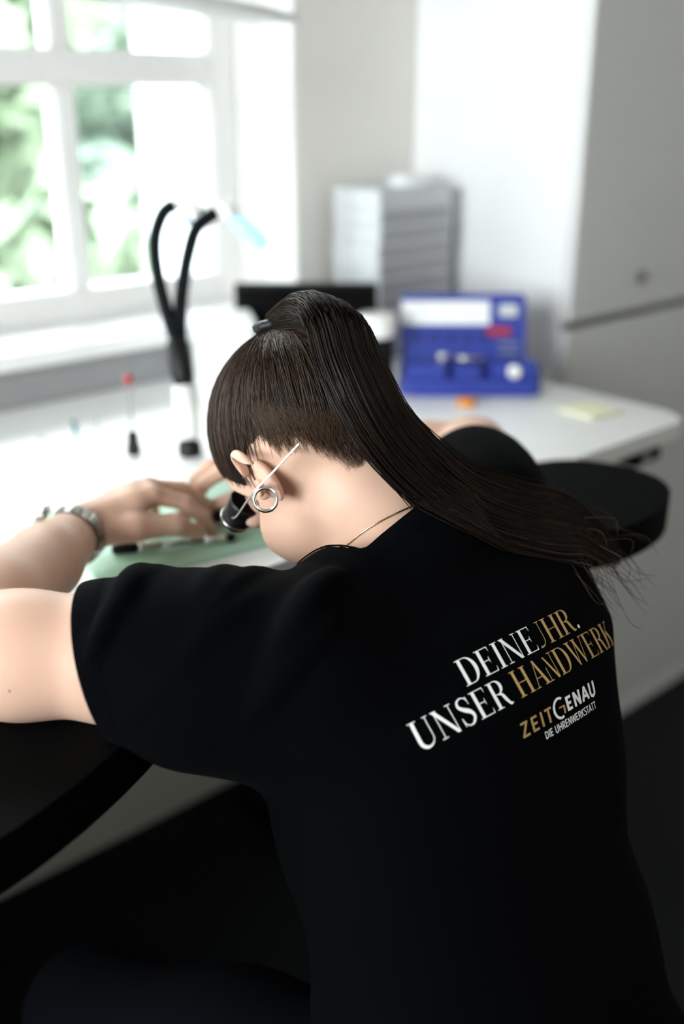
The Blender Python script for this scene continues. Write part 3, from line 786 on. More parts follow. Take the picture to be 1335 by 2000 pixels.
thk = np.interp(np.linspace(0, 1, 40), [0, 0.06, 0.15, 0.3, 0.5, 0.7, 0.85, 1], [0.012, 0.018, 0.022, 0.022, 0.018, 0.012, 0.008, 0.004])
paths = []; rad = []; mid = []
for i in range(2600):
    a = rng.uniform(0, 2 * PI); r0 = math.sqrt(rng.random()); ex = r0 * math.cos(a); ey = r0 * math.sin(a)
    L = min(1.0, rng.beta(7, 1.6) + 0.02); k = 26
    s = np.linspace(0, L, k) * 39; i0 = np.clip(s.astype(int), 0, 38); tt = (s - i0)[:, None]
    g = lambda A: A[i0] * (1 - tt) + A[i0 + 1] * tt
    spread = 1 + 0.25 * rng.normal() * np.linspace(0, 1, k) ** 2
    wv = 0.003 * np.sin(np.linspace(0, rng.uniform(5, 11), k) + rng.uniform(0, 6)) * np.linspace(0, 1, k)
    p = g(CT) + g(wax) * (np.interp(s, np.arange(40), wid) * ex * spread + wv)[:, None] + g(nax) * (np.interp(s, np.arange(40), thk) * ey)[:, None]
    gap = 0.002 + 0.004 * rng.random()
    for j in range(8, k):
        p[j] = push(p[j], BV_SHIRT, gap)
    for j in range(3, 15):
        p[j] = push(p[j], BV_BODY, 0.004)
    paths.append(p); rad.append(rng.uniform(0.00030, 0.00065)); mid.append(0 if rng.random() < 0.92 else 1)
M_TAIL = mat('dark_tail_hair', (0.020, 0.0125, 0.0085), 0.48, noise=0.5, nscale=60, spec=0.18, col2=(0.008, 0.005, 0.004))
tailo = strands_mesh('ponytail', paths, rad, None, person, mats=[M_TAIL, M_HAIRLITE], midx=mid)
tailo['label'] = 'long dark brown ponytail falling over the right shoulder'
# loose hairs at the nape and the wispy ends
paths = []; rad = []
def wisp(p, n=16): paths.append(catmull(p, n)); rad.append(0.00035)
for i in range(46):
    s = rng.uniform(0.82, 1.0); i0 = int(s * 39); b = CT[i0] + wax[i0] * rng.normal() * wid[i0] * 0.8
    e = b + np.array([0.02 + 0.03 * rng.random(), -0.01 - 0.02 * rng.random(), -0.025 - 0.035 * rng.random()]); mdl = (b + e) / 2 + rng.normal(size=3) * 0.008
    wisp([push(b, BV_SHIRT, .003), push(mdl, BV_SHIRT, .003), push(e, BV_SHIRT, .003)])
for i in range(1000):
    az = math.radians(rng.uniform(-88, -14)); e0 = -80.0
    dd = np.array([-math.cos(az), math.sin(az), 0.0]); lim = -float(hair_margin(dd)[0])
    el = math.radians(lim + 3 - 18 * rng.random() ** 1.6); d = np.array([-math.cos(az) * math.cos(el), math.sin(az) * math.cos(el), math.sin(el)])
    q0 = cran(d, 1.012)[0]; dd = d + np.array([rng.normal() * 0.1, -0.1, 0.22]); dd /= np.linalg.norm(dd); q1 = cran(dd, 1.03 + 0.02 * rng.random())[0]
    dd = d + np.array([rng.normal() * 0.15, -0.15, 0.45]); dd /= np.linalg.norm(dd); q2 = cran(dd, 1.05)[0]
    wisp([q0, q1, q2], 7); rad[-1] = 0.00020
for i in range(26):   # flyaways over the crown
    d = rng.normal(size=3); d[2] = abs(d[2]); d /= np.linalg.norm(d)
    q = slerp(d, TD, np.linspace(0, 0.8, 6)); wisp(cran(q, 1.05 + 0.05 * np.sin(np.linspace(0, PI, 6)) * rng.random()), 14)
strands_mesh('loose_hair', paths, rad, M_HAIRLITE, person)
# hair tie
bm = bmesh.new()
ax_t = TD @ HFR; bmesh.ops.create_circle(bm, segments=4, radius=0.001)
bm.clear()
xx = np.cross(ax_t, hr); xx /= np.linalg.norm(xx); yy = np.cross(ax_t, xx)
ring = [TIE + 0.015 * (xx * math.cos(a) + yy * math.sin(a)) * (1 + 0.05 * math.sin(9 * a)) - PO for a in np.linspace(0, 2 * PI, 40)]
tube(bm, ring, 0.0055, 8, caps=False)
bm_obj('hair_tie', bm, M_BLACK, person, smooth=True, label='black hair tie')

# ---------------- lettering on the back of the shirt
def strip(c, w):
    """ribbon along centre line c (n,2) with half widths w (n)"""
    c = np.array(c, float); w = np.broadcast_to(np.array(w, float), (len(c),)); t = np.gradient(c, axis=0); t /= np.linalg.norm(t, axis=1)[:, None] + 1e-9
    n = np.stack([-t[:, 1], t[:, 0]], 1); a = c + n * w[:, None]; b = c - n * w[:, None]
    return [[tuple(a[i]), tuple(a[i + 1]), tuple(b[i + 1]), tuple(b[i])] for i in range(len(c) - 1)]
def rc(x0, x1, y0, y1): return [[(x0, y0), (x1, y0), (x1, y1), (x0, y1)]]
def arc(cx, cy, rx, ry, a0, a1, n=18):
    a = np.radians(np.linspace(a0, a1, n)); return np.stack([cx + rx * np.cos(a), cy + ry * np.sin(a)], 1)
TK, HA = 0.068, 0.016     # half stem, half hairline
def serif(x0, x1, y, up):  # hairline foot with small brackets
    h = 0.03; r = rc(x0, x1, y, y + h) if not up else rc(x0, x1, y - h, y)
    return r
def stem(x, top=True, bot=True, w=TK, sp=0.085):
    p = rc(x - w, x + w, 0, 1)
    if bot: p += serif(x - w - sp, x + w + sp, 0, False)
    if top: p += serif(x - w - sp, x + w + sp, 1, True)
    return p
def arm(x0, x1, y, s):    # hairline arm with wedge end; s=-1 wedge hangs down, +1 stands up, 0 both
    p = rc(x0, x1, y - HA, y + HA)
    if s <= 0: p += [[(x1 - 0.03, y), (x1 + 0.015, y - 0.2 if s else y - 0.14), (x1 + 0.015, y), (x1, y + HA)]]
    if s >= 0: p += [[(x1 - 0.03, y), (x1, y - HA), (x1 + 0.015, y), (x1 + 0.015, y + 0.2 if s else y + 0.14)]]
    return p
def bowl(x, cy, rx, ry, a0=-90, a1=90, tk=TK):
    c = arc(x, cy, rx, ry, a0, a1, 22); a = np.radians(np.linspace(a0, a1, 22)); return strip(c, HA + (tk - HA) * np.cos(a) ** 2)
def serif_glyph(ch):
    if ch == 'D': return stem(0.18) + rc(0.18, 0.42, 0, 0.032) + rc(0.18, 0.42, 0.968, 1) + bowl(0.40, 0.5, 0.33, 0.484, tk=0.075), 0.86
    if ch == 'E': return stem(0.18, sp=0.08) + arm(0.2, 0.62, 0.984, -1) + arm(0.2, 0.50, 0.51, 0) + arm(0.2, 0.65, 0.016, 1), 0.74
    if ch == 'I': return stem(0.19), 0.40
    if ch == 'N': return stem(0.16, True, True, HA, 0.10) + [[(0.06, 1), (0.22, 1), (0.80, 0), (0.66, 0)]] + stem(0.76, True, False, HA, 0.10), 0.92
    if ch == 'n': return [[(0.10, 0.93), (0.17, 0.93), (0.56, 0.0), (0.44, 0.0)]] + stem(0.53, True, False, HA, 0.09) + rc(-0.06, 0.16, 0.0, 0.03) + strip([(0.05, 0.0), (0.05, 0.55)], HA), 0.66
    if ch == 'U': return rc(0.18 - TK, 0.18 + TK, 0.3, 1) + serif(0.02, 0.34, 1, True) + strip(arc(0.44, 0.32, 0.26, 0.30, 180, 360, 22), np.interp(np.linspace(0, 1, 22), [0, 0.35, 0.8, 1], [TK, 0.055, HA, HA])) + rc(0.70 - HA, 0.70 + HA, 0.3, 1) + serif(0.60, 0.80, 1, True), 0.86
    if ch == 'J': return strip(arc(0.10, 0.32, 0.26, 0.30, 250, 360, 16), np.interp(np.linspace(0, 1, 16), [0, 0.5, 1], [0.045, HA, HA])) + rc(0.36 - HA, 0.36 + HA, 0.3, 1) + serif(0.24, 0.46, 1, True), 0.52
    if ch == 'S':
        c = catmull([(0.56, 0.80), (0.50, 0.93), (0.34, 0.985), (0.17, 0.90), (0.15, 0.72), (0.30, 0.57), (0.50, 0.43), (0.57, 0.24), (0.44, 0.06), (0.28, 0.015), (0.14, 0.09), (0.09, 0.24)], 46)
        w = np.interp(np.linspace(0, 1, 46), [0, 0.2, 0.5, 0.8, 1], [HA, HA * 1.6, 0.082, HA * 1.6, HA])
        return strip(c, w) + [[(0.535, 0.97), (0.57, 0.97), (0.585, 0.68), (0.555, 0.70)], [(0.075, 0.02), (0.11, 0.05), (0.10, 0.32), (0.06, 0.33)]], 0.68
    if ch == 'R': return stem(0.18) + rc(0.18, 0.40, 0.968, 1) + rc(0.18, 0.40, 0.49, 0.52) + bowl(0.38, 0.745, 0.22, 0.24) + strip(catmull([(0.36, 0.50), (0.50, 0.44), (0.58, 0.22), (0.68, 0.03), (0.80, 0.03)], 16), np.interp(np.linspace(0, 1, 16), [0, 0.4, 0.75, 1], [0.03, TK, 0.055, 0.012])), 0.82
    if ch == 'H': return stem(0.18) + stem(0.70) + rc(0.18, 0.70, 0.49, 0.522), 0.90
    if ch == 'A': return strip([(0.14, 0.0), (0.42, 1.0)], HA) + [[(0.36, 1), (0.46, 1), (0.78, 0), (0.63, 0)]] + rc(0.23, 0.62, 0.32, 0.35) + serif(0.02, 0.26, 0, False) + serif(0.54, 0.87, 0, False), 0.86
    if ch == 'W': return [[(0.08, 1), (0.22, 1), (0.44, 0), (0.36, 0)], [(0.50, 1), (0.64, 1), (0.86, 0), (0.78, 0)]] + strip([(0.40, 0.02), (0.58, 1)], HA) + strip([(0.82, 0.02), (1.06, 1)], HA) + serif(0.0, 0.30, 1, True) + serif(0.42, 0.72, 1, True) + serif(0.96, 1.16, 1, True), 1.14
    if ch == 'K': return stem(0.18) + strip([(0.22, 0.40), (0.68, 0.99)], HA) + [[(0.36, 0.58), (0.44, 0.68), (0.82, 0), (0.65, 0)]] + serif(0.56, 0.80, 1, True) + serif(0.56, 0.90, 0, False), 0.88
    if ch == '.': return [[tuple(p) for p in arc(0.12, 0.08, 0.085, 0.085, 0, 340, 12)]], 0.26
    return [], 0.30
def sans_glyph(ch, w):
    S = lambda *p: strip(np.array(p), w)
    if ch == 'Z': return S((0.05, 1 - w), (0.55, 1 - w)) + S((0.53, 0.97), (0.07, 0.03)) + S((0.05, w), (0.58, w)), 0.66
    if ch == 'E': return S((0.1, 0), (0.1, 1)) + S((0.1, 1 - w), (0.5, 1 - w)) + S((0.1, 0.5), (0.46, 0.5)) + S((0.1, w), (0.5, w)), 0.60
    if ch == 'I': return S((0.1, 0), (0.1, 1)), 0.24
    if ch == 'T': return S((0.0, 1 - w), (0.56, 1 - w)) + S((0.28, 0), (0.28, 1)), 0.58
    if ch == 'N': return S((0.1, 0), (0.1, 1)) + S((0.1, 0.98), (0.6, 0.02)) + S((0.6, 0), (0.6, 1)), 0.74
    if ch == 'A': return S((0.03, 0), (0.34, 0.98)) + S((0.34, 0.98), (0.65, 0)) + S((0.14, 0.32), (0.54, 0.32)), 0.70
    if ch == 'U': return S((0.1, 0.3), (0.1, 1)) + S((0.58, 0.3), (0.58, 1)) + strip(arc(0.34, 0.3, 0.24, 0.28, 180, 360), w), 0.72
    if ch == 'D': return S((0.1, 0), (0.1, 1)) + S((0.1, w), (0.26, w)) + S((0.1, 1 - w), (0.26, 1 - w)) + strip(arc(0.24, 0.5, 0.36, 0.5 - w, -90, 90), w), 0.72
    if ch == 'H': return S((0.1, 0), (0.1, 1)) + S((0.6, 0), (0.6, 1)) + S((0.1, 0.5), (0.6, 0.5)), 0.74
    if ch == 'R': return S((0.1, 0), (0.1, 1)) + S((0.1, 1 - w), (0.3, 1 - w)) + S((0.1, 0.48), (0.3, 0.48)) + strip(arc(0.3, 0.74, 0.22, 0.26 - w, -90, 90), w) + S((0.3, 0.48), (0.55, 0)), 0.64
    if ch == 'W': return S((0.0, 1), (0.22, 0.02)) + S((0.22, 0.02), (0.44, 0.95)) + S((0.44, 0.95), (0.66, 0.02)) + S((0.66, 0.02), (0.88, 1)), 0.92
    if ch == 'K': return S((0.1, 0), (0.1, 1)) + S((0.1, 0.42), (0.55, 1)) + S((0.25, 0.6), (0.58, 0)), 0.62
    if ch == 'S': return strip(catmull([(0.48, 0.86), (0.34, 0.96), (0.16, 0.90), (0.10, 0.74), (0.28, 0.54), (0.48, 0.40), (0.46, 0.12), (0.26, 0.03), (0.07, 0.14)], 24), w), 0.58
    if ch == 'G': return strip(arc(0.50, 0.5, 0.46, 0.60, 55, 290, 30), w * 1.05), 0.86
    if ch == '7': return S((0.30, 0.44), (0.60, 0.44)) + S((0.58, 0.46), (0.56, -0.08)), 0.0
    return [], 0.30
TXT_O = V((0.585, 0.434, 0.985)); TXT_R = V((1, 0, 0)); TXT_U = V((0, 0.64, 0.77)).normalized(); TXT_N = TXT_R.cross(TXT_U)
def on_back(x, w):
    o = TXT_O + TXT_R * x + TXT_U * w + TXT_N * 0.25
    co, no, i, d = BV_SHIRT.ray_cast(o, -TXT_N)
    return co, no
XS = np.linspace(-0.16, 0.16, 81)
def row_map(w):
    """arc length along the cloth -> straight offset, for a row at height w"""
    pts = [];
    for x in XS:
        co, no = on_back(x, w); pts.append(np.array(co) if co is not None and no.dot(TXT_N) > 0.05 else None)
    ok = [i for i, p in enumerate(pts) if p is not None]
    lo = hi = 40
    while lo - 1 in ok: lo -= 1
    while hi + 1 in ok: hi += 1
    P = np.array(pts[lo:hi + 1]); s = np.r_[0, np.cumsum(np.linalg.norm(np.diff(P, axis=0), axis=1))]; s -= s[40 - lo]
    return s, XS[lo:hi + 1]
def lettering(text, glyph, s0, s1, w0, cap, m, label, track=0.0, slope=0.0, jig=None):
    polys = []; x = 0.0
    for ch in text:
        g, adv = glyph(ch); polys += [[(px + x, py) for px, py in q] for q in g]; x += adv + track
    sc = (s1 - s0) / (x - track)
    S_, X_ = row_map(w0 + cap * 0.5)
    bm = bmesh.new()
    for q in polys:
        vs = []
        for px, py in q: vs.append(bm.verts.new((s0 + px * sc, w0 + py * cap, 0)))
        try: bm.faces.new(vs)
        except ValueError: pass
    bmesh.ops.triangulate(bm, faces=bm.faces)
    for _ in range(4):
        le = [e for e in bm.edges if e.calc_length() > 0.0035]
        if not le: break
        bmesh.ops.subdivide_edges(bm, edges=le, cuts=1); bmesh.ops.triangulate(bm, faces=[f for f in bm.faces if len(f.verts) > 3])
    dead = []
    for v in bm.verts:
        s, w = v.co.x, v.co.y
        if s > S_[-1] or s < S_[0]: dead.append(v); continue
        co, no = on_back(float(np.interp(s, S_, X_)), w + slope * (s - s0))
        if co is None: dead.append(v); continue
        v.co = co + no * 0.0006 - V(PO)
    bmesh.ops.delete(bm, geom=dead, context='VERTS')
    for f in bm.faces:
        f.normal_update()
        if f.normal.dot(TXT_N) < 0: f.normal_flip()
    return bm_obj('lettering', bm, m, shirt, label=label)
lettering('DEINE', serif_glyph, -0.0560, 0.0320, 0.0275, 0.0215, M_PWHITE, 'white serif word on the shirt back, top line', 0.02)
lettering('JHR', serif_glyph, 0.0335, 0.0860, 0.0275, 0.0215, M_PGOLD, 'gold serif letters on the shirt back, top line', 0.0)
lettering('.', serif_glyph, 0.0880, 0.0925, 0.0275, 0.0215, M_PWHITE, 'white full stop on the shirt back', 0.0)
lettering('UNSER', serif_glyph, -0.1180, -0.0220, 0.0, 0.0222, M_PWHITE, 'white serif word on the shirt back, second line', 0.03)
lettering('HAnDWERK', serif_glyph, -0.0140, 0.1380, 0.0, 0.0222, M_PGOLD, 'gold serif word on the shirt back, second line', 0.0)
lettering('ZEIT', lambda c: sans_glyph(c, 0.075), -0.0260, 0.0130, -0.0285, 0.0118, M_PGOLD, 'gold sans-serif word under the slogan', 0.14)
lettering('G', lambda c: sans_glyph(c, 0.075), 0.0150, 0.0290, -0.0285, 0.0130, M_PWHITE, 'large white open ring letter in the logo', 0.0)
lettering('7', lambda c: (sans_glyph('7', 0.05)[0], 0.62), 0.0150, 0.0295, -0.0270, 0.0120, M_PGOLD, 'small gold angle inside the ring letter', 0.0)
lettering('ENAU', lambda c: sans_glyph(c, 0.10), 0.0320, 0.0770, -0.0280, 0.0118, M_PWHITE, 'white bold sans-serif letters of the logo', 0.12)
lettering('DIE UHRENWERKSTATT', lambda c: sans_glyph(c, 0.07), -0.0020, 0.0720, -0.0385, 0.0060, M_PWHITE, 'small white line of capitals under the logo', 0.05)
# ================================================================== THINGS WORN
zax = lambda n: V((0, 0, 1)).rotation_difference(V(n)).to_matrix().to_4x4()
def torus(bm, c, n, R, r, nseg=40, ns=10, sx=1.0, sy=1.0):
    q = zax(n); pts = [V(c) + (q @ V((R * sx * math.cos(a), R * sy * math.sin(a), 0))) for a in np.linspace(0, 2 * PI, nseg, endpoint=False)]
    rings = []
    for i, p in enumerate(pts):
        t = (pts[(i + 1) % nseg] - pts[i - 1]).normalized(); x = V(n).normalized(); y = t.cross(x)
        rings.append([bm.verts.new(p + (x * math.cos(2 * PI * j / ns) + y * math.sin(2 * PI * j / ns)) * r) for j in range(ns)])
    for i in range(nseg):
        a, b = rings[i], rings[(i + 1) % nseg]
        for j in range(ns): bm.faces.new((a[j], a[(j + 1) % ns], b[(j + 1) % ns], b[j]))
# hoop earring
lobe = V(EARL(-0.003, -0.031, 0.004))
hc = lobe + V((-0.012, 0.004, 0.015))
er = empty('hoop_earring', tuple(hc), label='small silver hoop earring in the left ear', cat='earring')
bm = bmesh.new(); torus(bm, (0, 0, 0), (-0.72, -0.62, 0.30), 0.0100, 0.00165); bmesh.ops.recalc_face_normals(bm, faces=bm.faces)
bm_obj('hoop', bm, M_SILVER, er, smooth=True)
lathe('stud', [(0, -0.002), (0.0022, -0.002), (0.0026, 0), (0.0022, 0.002), (0, 0.002)], M_SILVER, er, 12, mw=Matrix.Translation(V((0.0066, -0.0052, 0.0040))) @ zax((-0.7, -0.6, 0.3)))
# small gold stud chain at the neck
nk = []
for a in np.linspace(0, 2 * PI, 72, endpoint=False):
    p = np.array(NB + nN * 0.004) + 0.062 * (np.array([1, 0, 0]) * math.cos(a) + np.array([0, 0.66, -0.72]) * math.sin(a))
    co, no, i, d = BV_BODY.find_nearest(V(p)); nk.append(np.array(co + no * 0.0012))
nk = np.array(nk)
for _ in range(3): nk = 0.5 * nk + 0.25 * (np.roll(nk, 1, 0) + np.roll(nk, -1, 0))
bm = bmesh.new(); tube(bm, list(nk) + [nk[0]], 0.0007, 6, caps=False)
bm_obj('necklace', bm, M_GOLD, smooth=True, label='fine gold chain around the neck at the shirt collar', cat='necklace')
# loupe on a wire headband
lp = empty('eye_loupe', tuple(HL(-0.040, 0.078, 0.024)), label='black eye loupe on a thin steel headband wire, worn at the face', cat='loupe')
LO = V(HL(-0.040, 0.078, 0.024)); ldir = V(hf - 0.05 * hr).normalized()
mw = zax(ldir)
lathe('eyecup', [(0.0155, -0.014), (0.0165, -0.012), (0.0145, -0.004), (0.0135, 0.006), (0.0145, 0.008), (0.0145, 0.016), (0.0125, 0.016), (0.0125, 0.008), (0.0120, -0.004), (0.014, -0.014)], M_BLACK, lp, 28, mw=mw)
lathe('lens', [(0, 0.006), (0.0124, 0.008), (0.0120, 0.011), (0.007, 0.0125), (0, 0.0132)], M_LENS, lp, 24, mw=mw)
bm = bmesh.new(); torus(bm, tuple(ldir * 0.012), tuple(ldir), 0.0147, 0.0010); bmesh.ops.recalc_face_normals(bm, faces=bm.faces); bm_obj('rim', bm, M_STEEL, lp, smooth=True)
wire = catmull([HL(-0.054, 0.078, 0.020), HL(-0.074, 0.052, 0.006), HL(-0.092, 0.024, -0.006), HL(-0.0935, -0.006, -0.009), HL(-0.0835, -0.030, -0.010), HL(-0.068, -0.063, -0.010)], 30)
bm = bmesh.new(); rings = []
for i, p in enumerate(wire):   # flat spring-steel band, 2.4 mm by 0.7 mm
    t = wire[min(i + 1, 29)] - wire[max(i - 1, 0)]; t /= np.linalg.norm(t); o = -hr - t * (-hr @ t); o /= np.linalg.norm(o); w = np.cross(t, o)
    rings.append([bm.verts.new(V(p + w * a * 0.0009 + o * b * 0.0004) - LO) for a, b in ((-1, -1), (1, -1), (1, 1), (-1, 1))])
for a, b in zip(rings, rings[1:]):
    for j in range(4): bm.faces.new((a[j], a[(j + 1) % 4], b[(j + 1) % 4], b[j]))
bm.faces.new(rings[0]); bm.faces.new(rings[-1][::-1]); bmesh.ops.recalc_face_normals(bm, faces=bm.faces)
bm_obj('headband_wire', bm, mat('dull_steel', (0.30, 0.27, 0.25), 0.5, 0.6), lp, label='thin flat steel wire passing over the ear')
# hair pin glint
tb('hair_pin', [HL(-0.060, 0.018, 0.076), HL(-0.068, 0.004, 0.064)], 0.0007, M_DSTEEL, n=6, label='fine metal hair pin in the hair above the left ear', cat='hair pin')
# wristwatch with link bracelet
fd = (V(LW) - V(LE)).normalized(); wc = V(LW) - fd * 0.010
wq = (fd + V((0.0, 0, 0.10))).normalized(); sx_ = wq.cross(V((0, 0, 1))).normalized(); sy_ = sx_.cross(wq)
watch = empty('wristwatch', tuple(wc), label='steel link-bracelet watch on the left wrist', cat='watch')
RX, RY = 0.0335, 0.0310
def ringpt(a, rx=RX, ry=RY): return sx_ * (rx * math.cos(a)) + sy_ * (ry * math.sin(a))
link_me = None
for i in range(22):
    a = 2 * PI * (i + 0.5) / 22
    am = (a - math.radians(150) + PI) % (2 * PI) - PI
    if abs(am) < 0.58: continue
    p = ringpt(a); rad_ = p.normalized(); tg = wq.cross(rad_)
    R_ = Matrix((tuple(tg), tuple(wq), tuple(rad_))).transposed().to_4x4()
    if link_me is None:
        bm = bmesh.new()
        box(bm, -0.0040, 0.0040, -0.0042, 0.0042, -0.0014, 0.0018, bev=0.0006, seg=1)
        for s in (-1, 1): box(bm, -0.0040, 0.0040, s * 0.0068 - 0.0024, s * 0.0068 + 0.0024, -0.0012, 0.0014, bev=0.0006, seg=1)
        bmesh.ops.recalc_face_normals(bm, faces=bm.faces); link_me = bpy.data.meshes.new('link'); bm.to_mesh(link_me); bm.free(); link_me.materials.append(M_DSTEEL)
    o = link('link', link_me, None, watch); o.matrix_local = Matrix.Translation(p) @ R_
a = math.radians(150); p = ringpt(a, RX + 0.003, RY + 0.003); mwc = Matrix.Translation(p) @ zax(p.normalized())
case = lathe('case', [(0, -0.004), (0.015, -0.004), (0.0165, -0.001), (0.0165, 0.003), (0.0150, 0.0045), (0.0135, 0.0045), (0.0135, 0.0036), (0, 0.0036)], M_STEEL, watch, 28, mw=mwc)
lathe('dial', [(0, 0.0037), (0.0134, 0.0037), (0.0134, 0.0041), (0, 0.0041)], M_WHITE, case, 28, mw=mwc)
tb('crown', [mwc @ V((0.0165, 0, 0.001)), mwc @ V((0.0195, 0, 0.001))], 0.0018, M_STEEL, case, n=10)
# thin gold bracelet
bc = V(LW) + fd * 0.010
bm = bmesh.new(); torus(bm, (0, 0, 0), tuple((fd + V((0.1, 0, 0.05))).normalized()), 0.0290, 0.0007, 60, 6, 1.0, 1.0); bmesh.ops.recalc_face_normals(bm, faces=bm.faces)
gb = bm_obj('bracelet', bm, M_GOLD, loc=tuple(bc), smooth=True, label='thin gold chain bracelet beside the steel watch', cat='bracelet')
lathe('charm', [(0, -0.0015), (0.003, -0.0015), (0.003, 0.0015), (0, 0.0015)], M_GOLD, gb, 12, mw=Matrix.Translation(V((0.004, -0.021, 0.0205))) @ zax((0.1, -0.7, 0.7)))
# moles on the upper arm (skin marks)
for p in ((0.275, 0.600, 1.02), (0.246, 0.655, 1.02)):
    co, no, i, d = BV_BODY.find_nearest(V(p))
    lathe('mole', [(0, -0.0004), (0.0010, -0.0002), (0.0008, 0.0003), (0, 0.0005)], M_HAIRLITE, person, 8, mw=Matrix.Translation(co - V(PO)) @ zax(no))

# ================================================================== THINGS ON THE DESK
cr, sr = math.cos(math.radians(-8)), math.sin(math.radians(-8))
mo = empty('work_mat', (0.452, 0.897, DZ), math.radians(-8), label='light green work mat under both hands', cat='mat')
rounded_prism('sheet', rrect(0, 0.37, 0, 0.232, 0.008), 0.0002, 0.0035, M_MAT, mo, bev=0.0008, seg=1)
# hand tool lying across the mat
A_, B_ = V((0.502, 0.957, 0.9602)), V((0.624, 0.897, 0.9602)); td = (B_ - A_).normalized(); T_ = lambda s: td * s
tool = empty('hand_tool', tuple(A_), label='dark-handled steel hand tool under the left fingers', cat='tool')
tb('handle', [T_(-0.004), T_(0), T_(0.022), T_(0.026)], [0.004, 0.0062, 0.0062, 0.0045], M_BLACK, tool, n=14)
tb('collar', [T_(0.026), T_(0.030), T_(0.031), T_(0.036), T_(0.037), T_(0.048)], [0.0045, 0.0058, 0.0046, 0.0058, 0.0044, 0.0050], M_SILVER, tool, n=16)
tb('shaft', [T_(0.048), T_(0.085), T_(0.100)], [0.0030, 0.0028, 0.0034], M_DSTEEL, tool, n=12)
tb('ferrule', [T_(0.100), T_(0.104), T_(0.124), T_(0.126)], [0.0034, 0.0050, 0.0050, 0.0040], M_SILVER, tool, n=14)
tb('tip', [T_(0.126), T_(0.130), T_(0.136)], [0.0044, 0.0054, 0.0042], M_RUBBER, tool, n=12)
# watch held in the right hand
wh = empty('watch', (0.626, 0.930, 0.974), label='steel watch case held in the right fingertips', cat='watch')
mwc = zax((-0.55, -0.25, 0.80))
cs = lathe('case', [(0, -0.005), (0.013, -0.005), (0.0150, -0.003), (0.0150, 0.003), (0.0135, 0.005), (0.0120, 0.005), (0.0120, 0.004), (0, 0.004)], M_STEEL, wh, 28, mw=mwc)
lathe('dial', [(0, 0.0041), (0.0119, 0.0041), (0.0119, 0.0045), (0, 0.0045)], M_BLACK, cs, 24, mw=mwc)
tb('crown', [mwc @ V((-0.0148, 0, 0)), mwc @ V((-0.0185, 0, 0))], 0.002, M_SILVER, cs, n=10)
# rod tool with red ball
rt = empty('rod_tool', (0.706, 1.262, DZ), label='thin steel rod tool with a red ball knob, standing on a black base', cat='tool')
lathe('base', [(0, 0.0), (0.0105, 0.0), (0.0105, 0.014), (0.0085, 0.017), (0.0085, 0.030), (0.0060, 0.034), (0, 0.034)], M_BLACK, rt, 18)
tb('rod', [(0, 0, 0.033), (0.006, 0.010, 0.104)], 0.0016, M_DSTEEL, rt, n=8)
lathe('knob', [(0, -0.0075), (0.004, -0.0065), (0.0068, -0.003), (0.0072, 0), (0.0068, 0.003), (0.004, 0.0065), (0, 0.0075)], M_RED, rt, 18, mw=Matrix.Translation((0.006, 0.0105, 0.109)))
# small upright tools left of the rod
tz = empty('tweezers', (0.672, 1.372, DZ), label='short teal tweezers, left of the red-knobbed rod', cat='tweezers')
for s in (-1, 1):
    tb('arm', [(0, 0, 0.001), (s * 0.0022, s * 0.002, 0.014), (s * 0.0034, s * 0.003, 0.026), (-0.003, 0.002, 0.033)], [0.0007, 0.0018, 0.0019, 0.0014], M_TEAL, tz, n=6)
for loc, dx, h, m, lab in (((0.686, 1.334, DZ), 0.004, 0.040, M_TEAL, 'thin dark teal stick, right of the tweezers'), ((0.668, 1.318, DZ), 0.001, 0.034, M_PALEGREEN, 'thin pale green stick, between tweezers and teal stick')):
    s_ = empty('oiler_stick', loc, label=lab, cat='oiler', group='oiler sticks on the desk')
    tb('shaft', [(0, 0, 0.006), (dx, dx, h)], [0.0009, 0.0007], m, s_, n=6)
    lathe('foot', [(0, 0), (0.003, 0), (0.003, 0.003), (0.0012, 0.006), (0, 0.006)], m, s_, 10)
lathe('screw_cap', [(0, 0), (0.004, 0), (0.004, 0.003), (0.0028, 0.0045), (0, 0.0045)], M_GREY, None, 12, loc=(0.636, 1.415, DZ), label='tiny grey screw cap furthest left on the desk', cat='cap')
# twin gooseneck lamp
LB = V((0.766, 1.206, DZ)); gl = empty('gooseneck_lamp', tuple(LB), label='black twin gooseneck lamp standing on a white post', cat='lamp')
lathe('base', [(0, 0), (0.017, 0), (0.017, 0.016), (0.012, 0.022), (0, 0.022)], M_BLACK, gl, 24)
tb('post', [(0.001, 0.002, 0.022), (0.014, 0.026, 0.094)], [0.016, 0.018], M_WHITE, gl, n=20)
tb('holder', [(0.014, 0.026, 0.092), (0.016, 0.032, 0.106), (0.022, 0.052, 0.150), (0.023, 0.055, 0.158)], [0.012, 0.0165, 0.0165, 0.012], M_BLACK, gl, n=20)
n1 = catmull([(0.021, 0.050, 0.150), (0.020, 0.070, 0.190), (0.026, 0.100, 0.245), (0.035, 0.116, 0.290), (0.052, 0.118, 0.325), (0.069, 0.111, 0.338)], 24)
tb('gooseneck', n1, 0.0100, M_RUBBER, gl, n=12)
n2 = catmull([(0.027, 0.052, 0.152), (0.036, 0.062, 0.190), (0.050, 0.072, 0.230), (0.066, 0.076, 0.275), (0.083, 0.076, 0.308), (0.110, 0.066, 0.328)], 24)
tb('gooseneck', n2, 0.0100, M_RUBBER, gl, n=12)
h1 = tb('lamp_head', [(0.067, 0.112, 0.338), (0.072, 0.108, 0.339), (0.092, 0.098, 0.334), (0.104, 0.090, 0.318)], [0.006, 0.010, 0.011, 0.0125], M_WHITE, gl, n=16)
tb('led', [(0.104, 0.090, 0.318), (0.1046, 0.0896, 0.3172)], 0.0105, M_LED, h1, n=16)
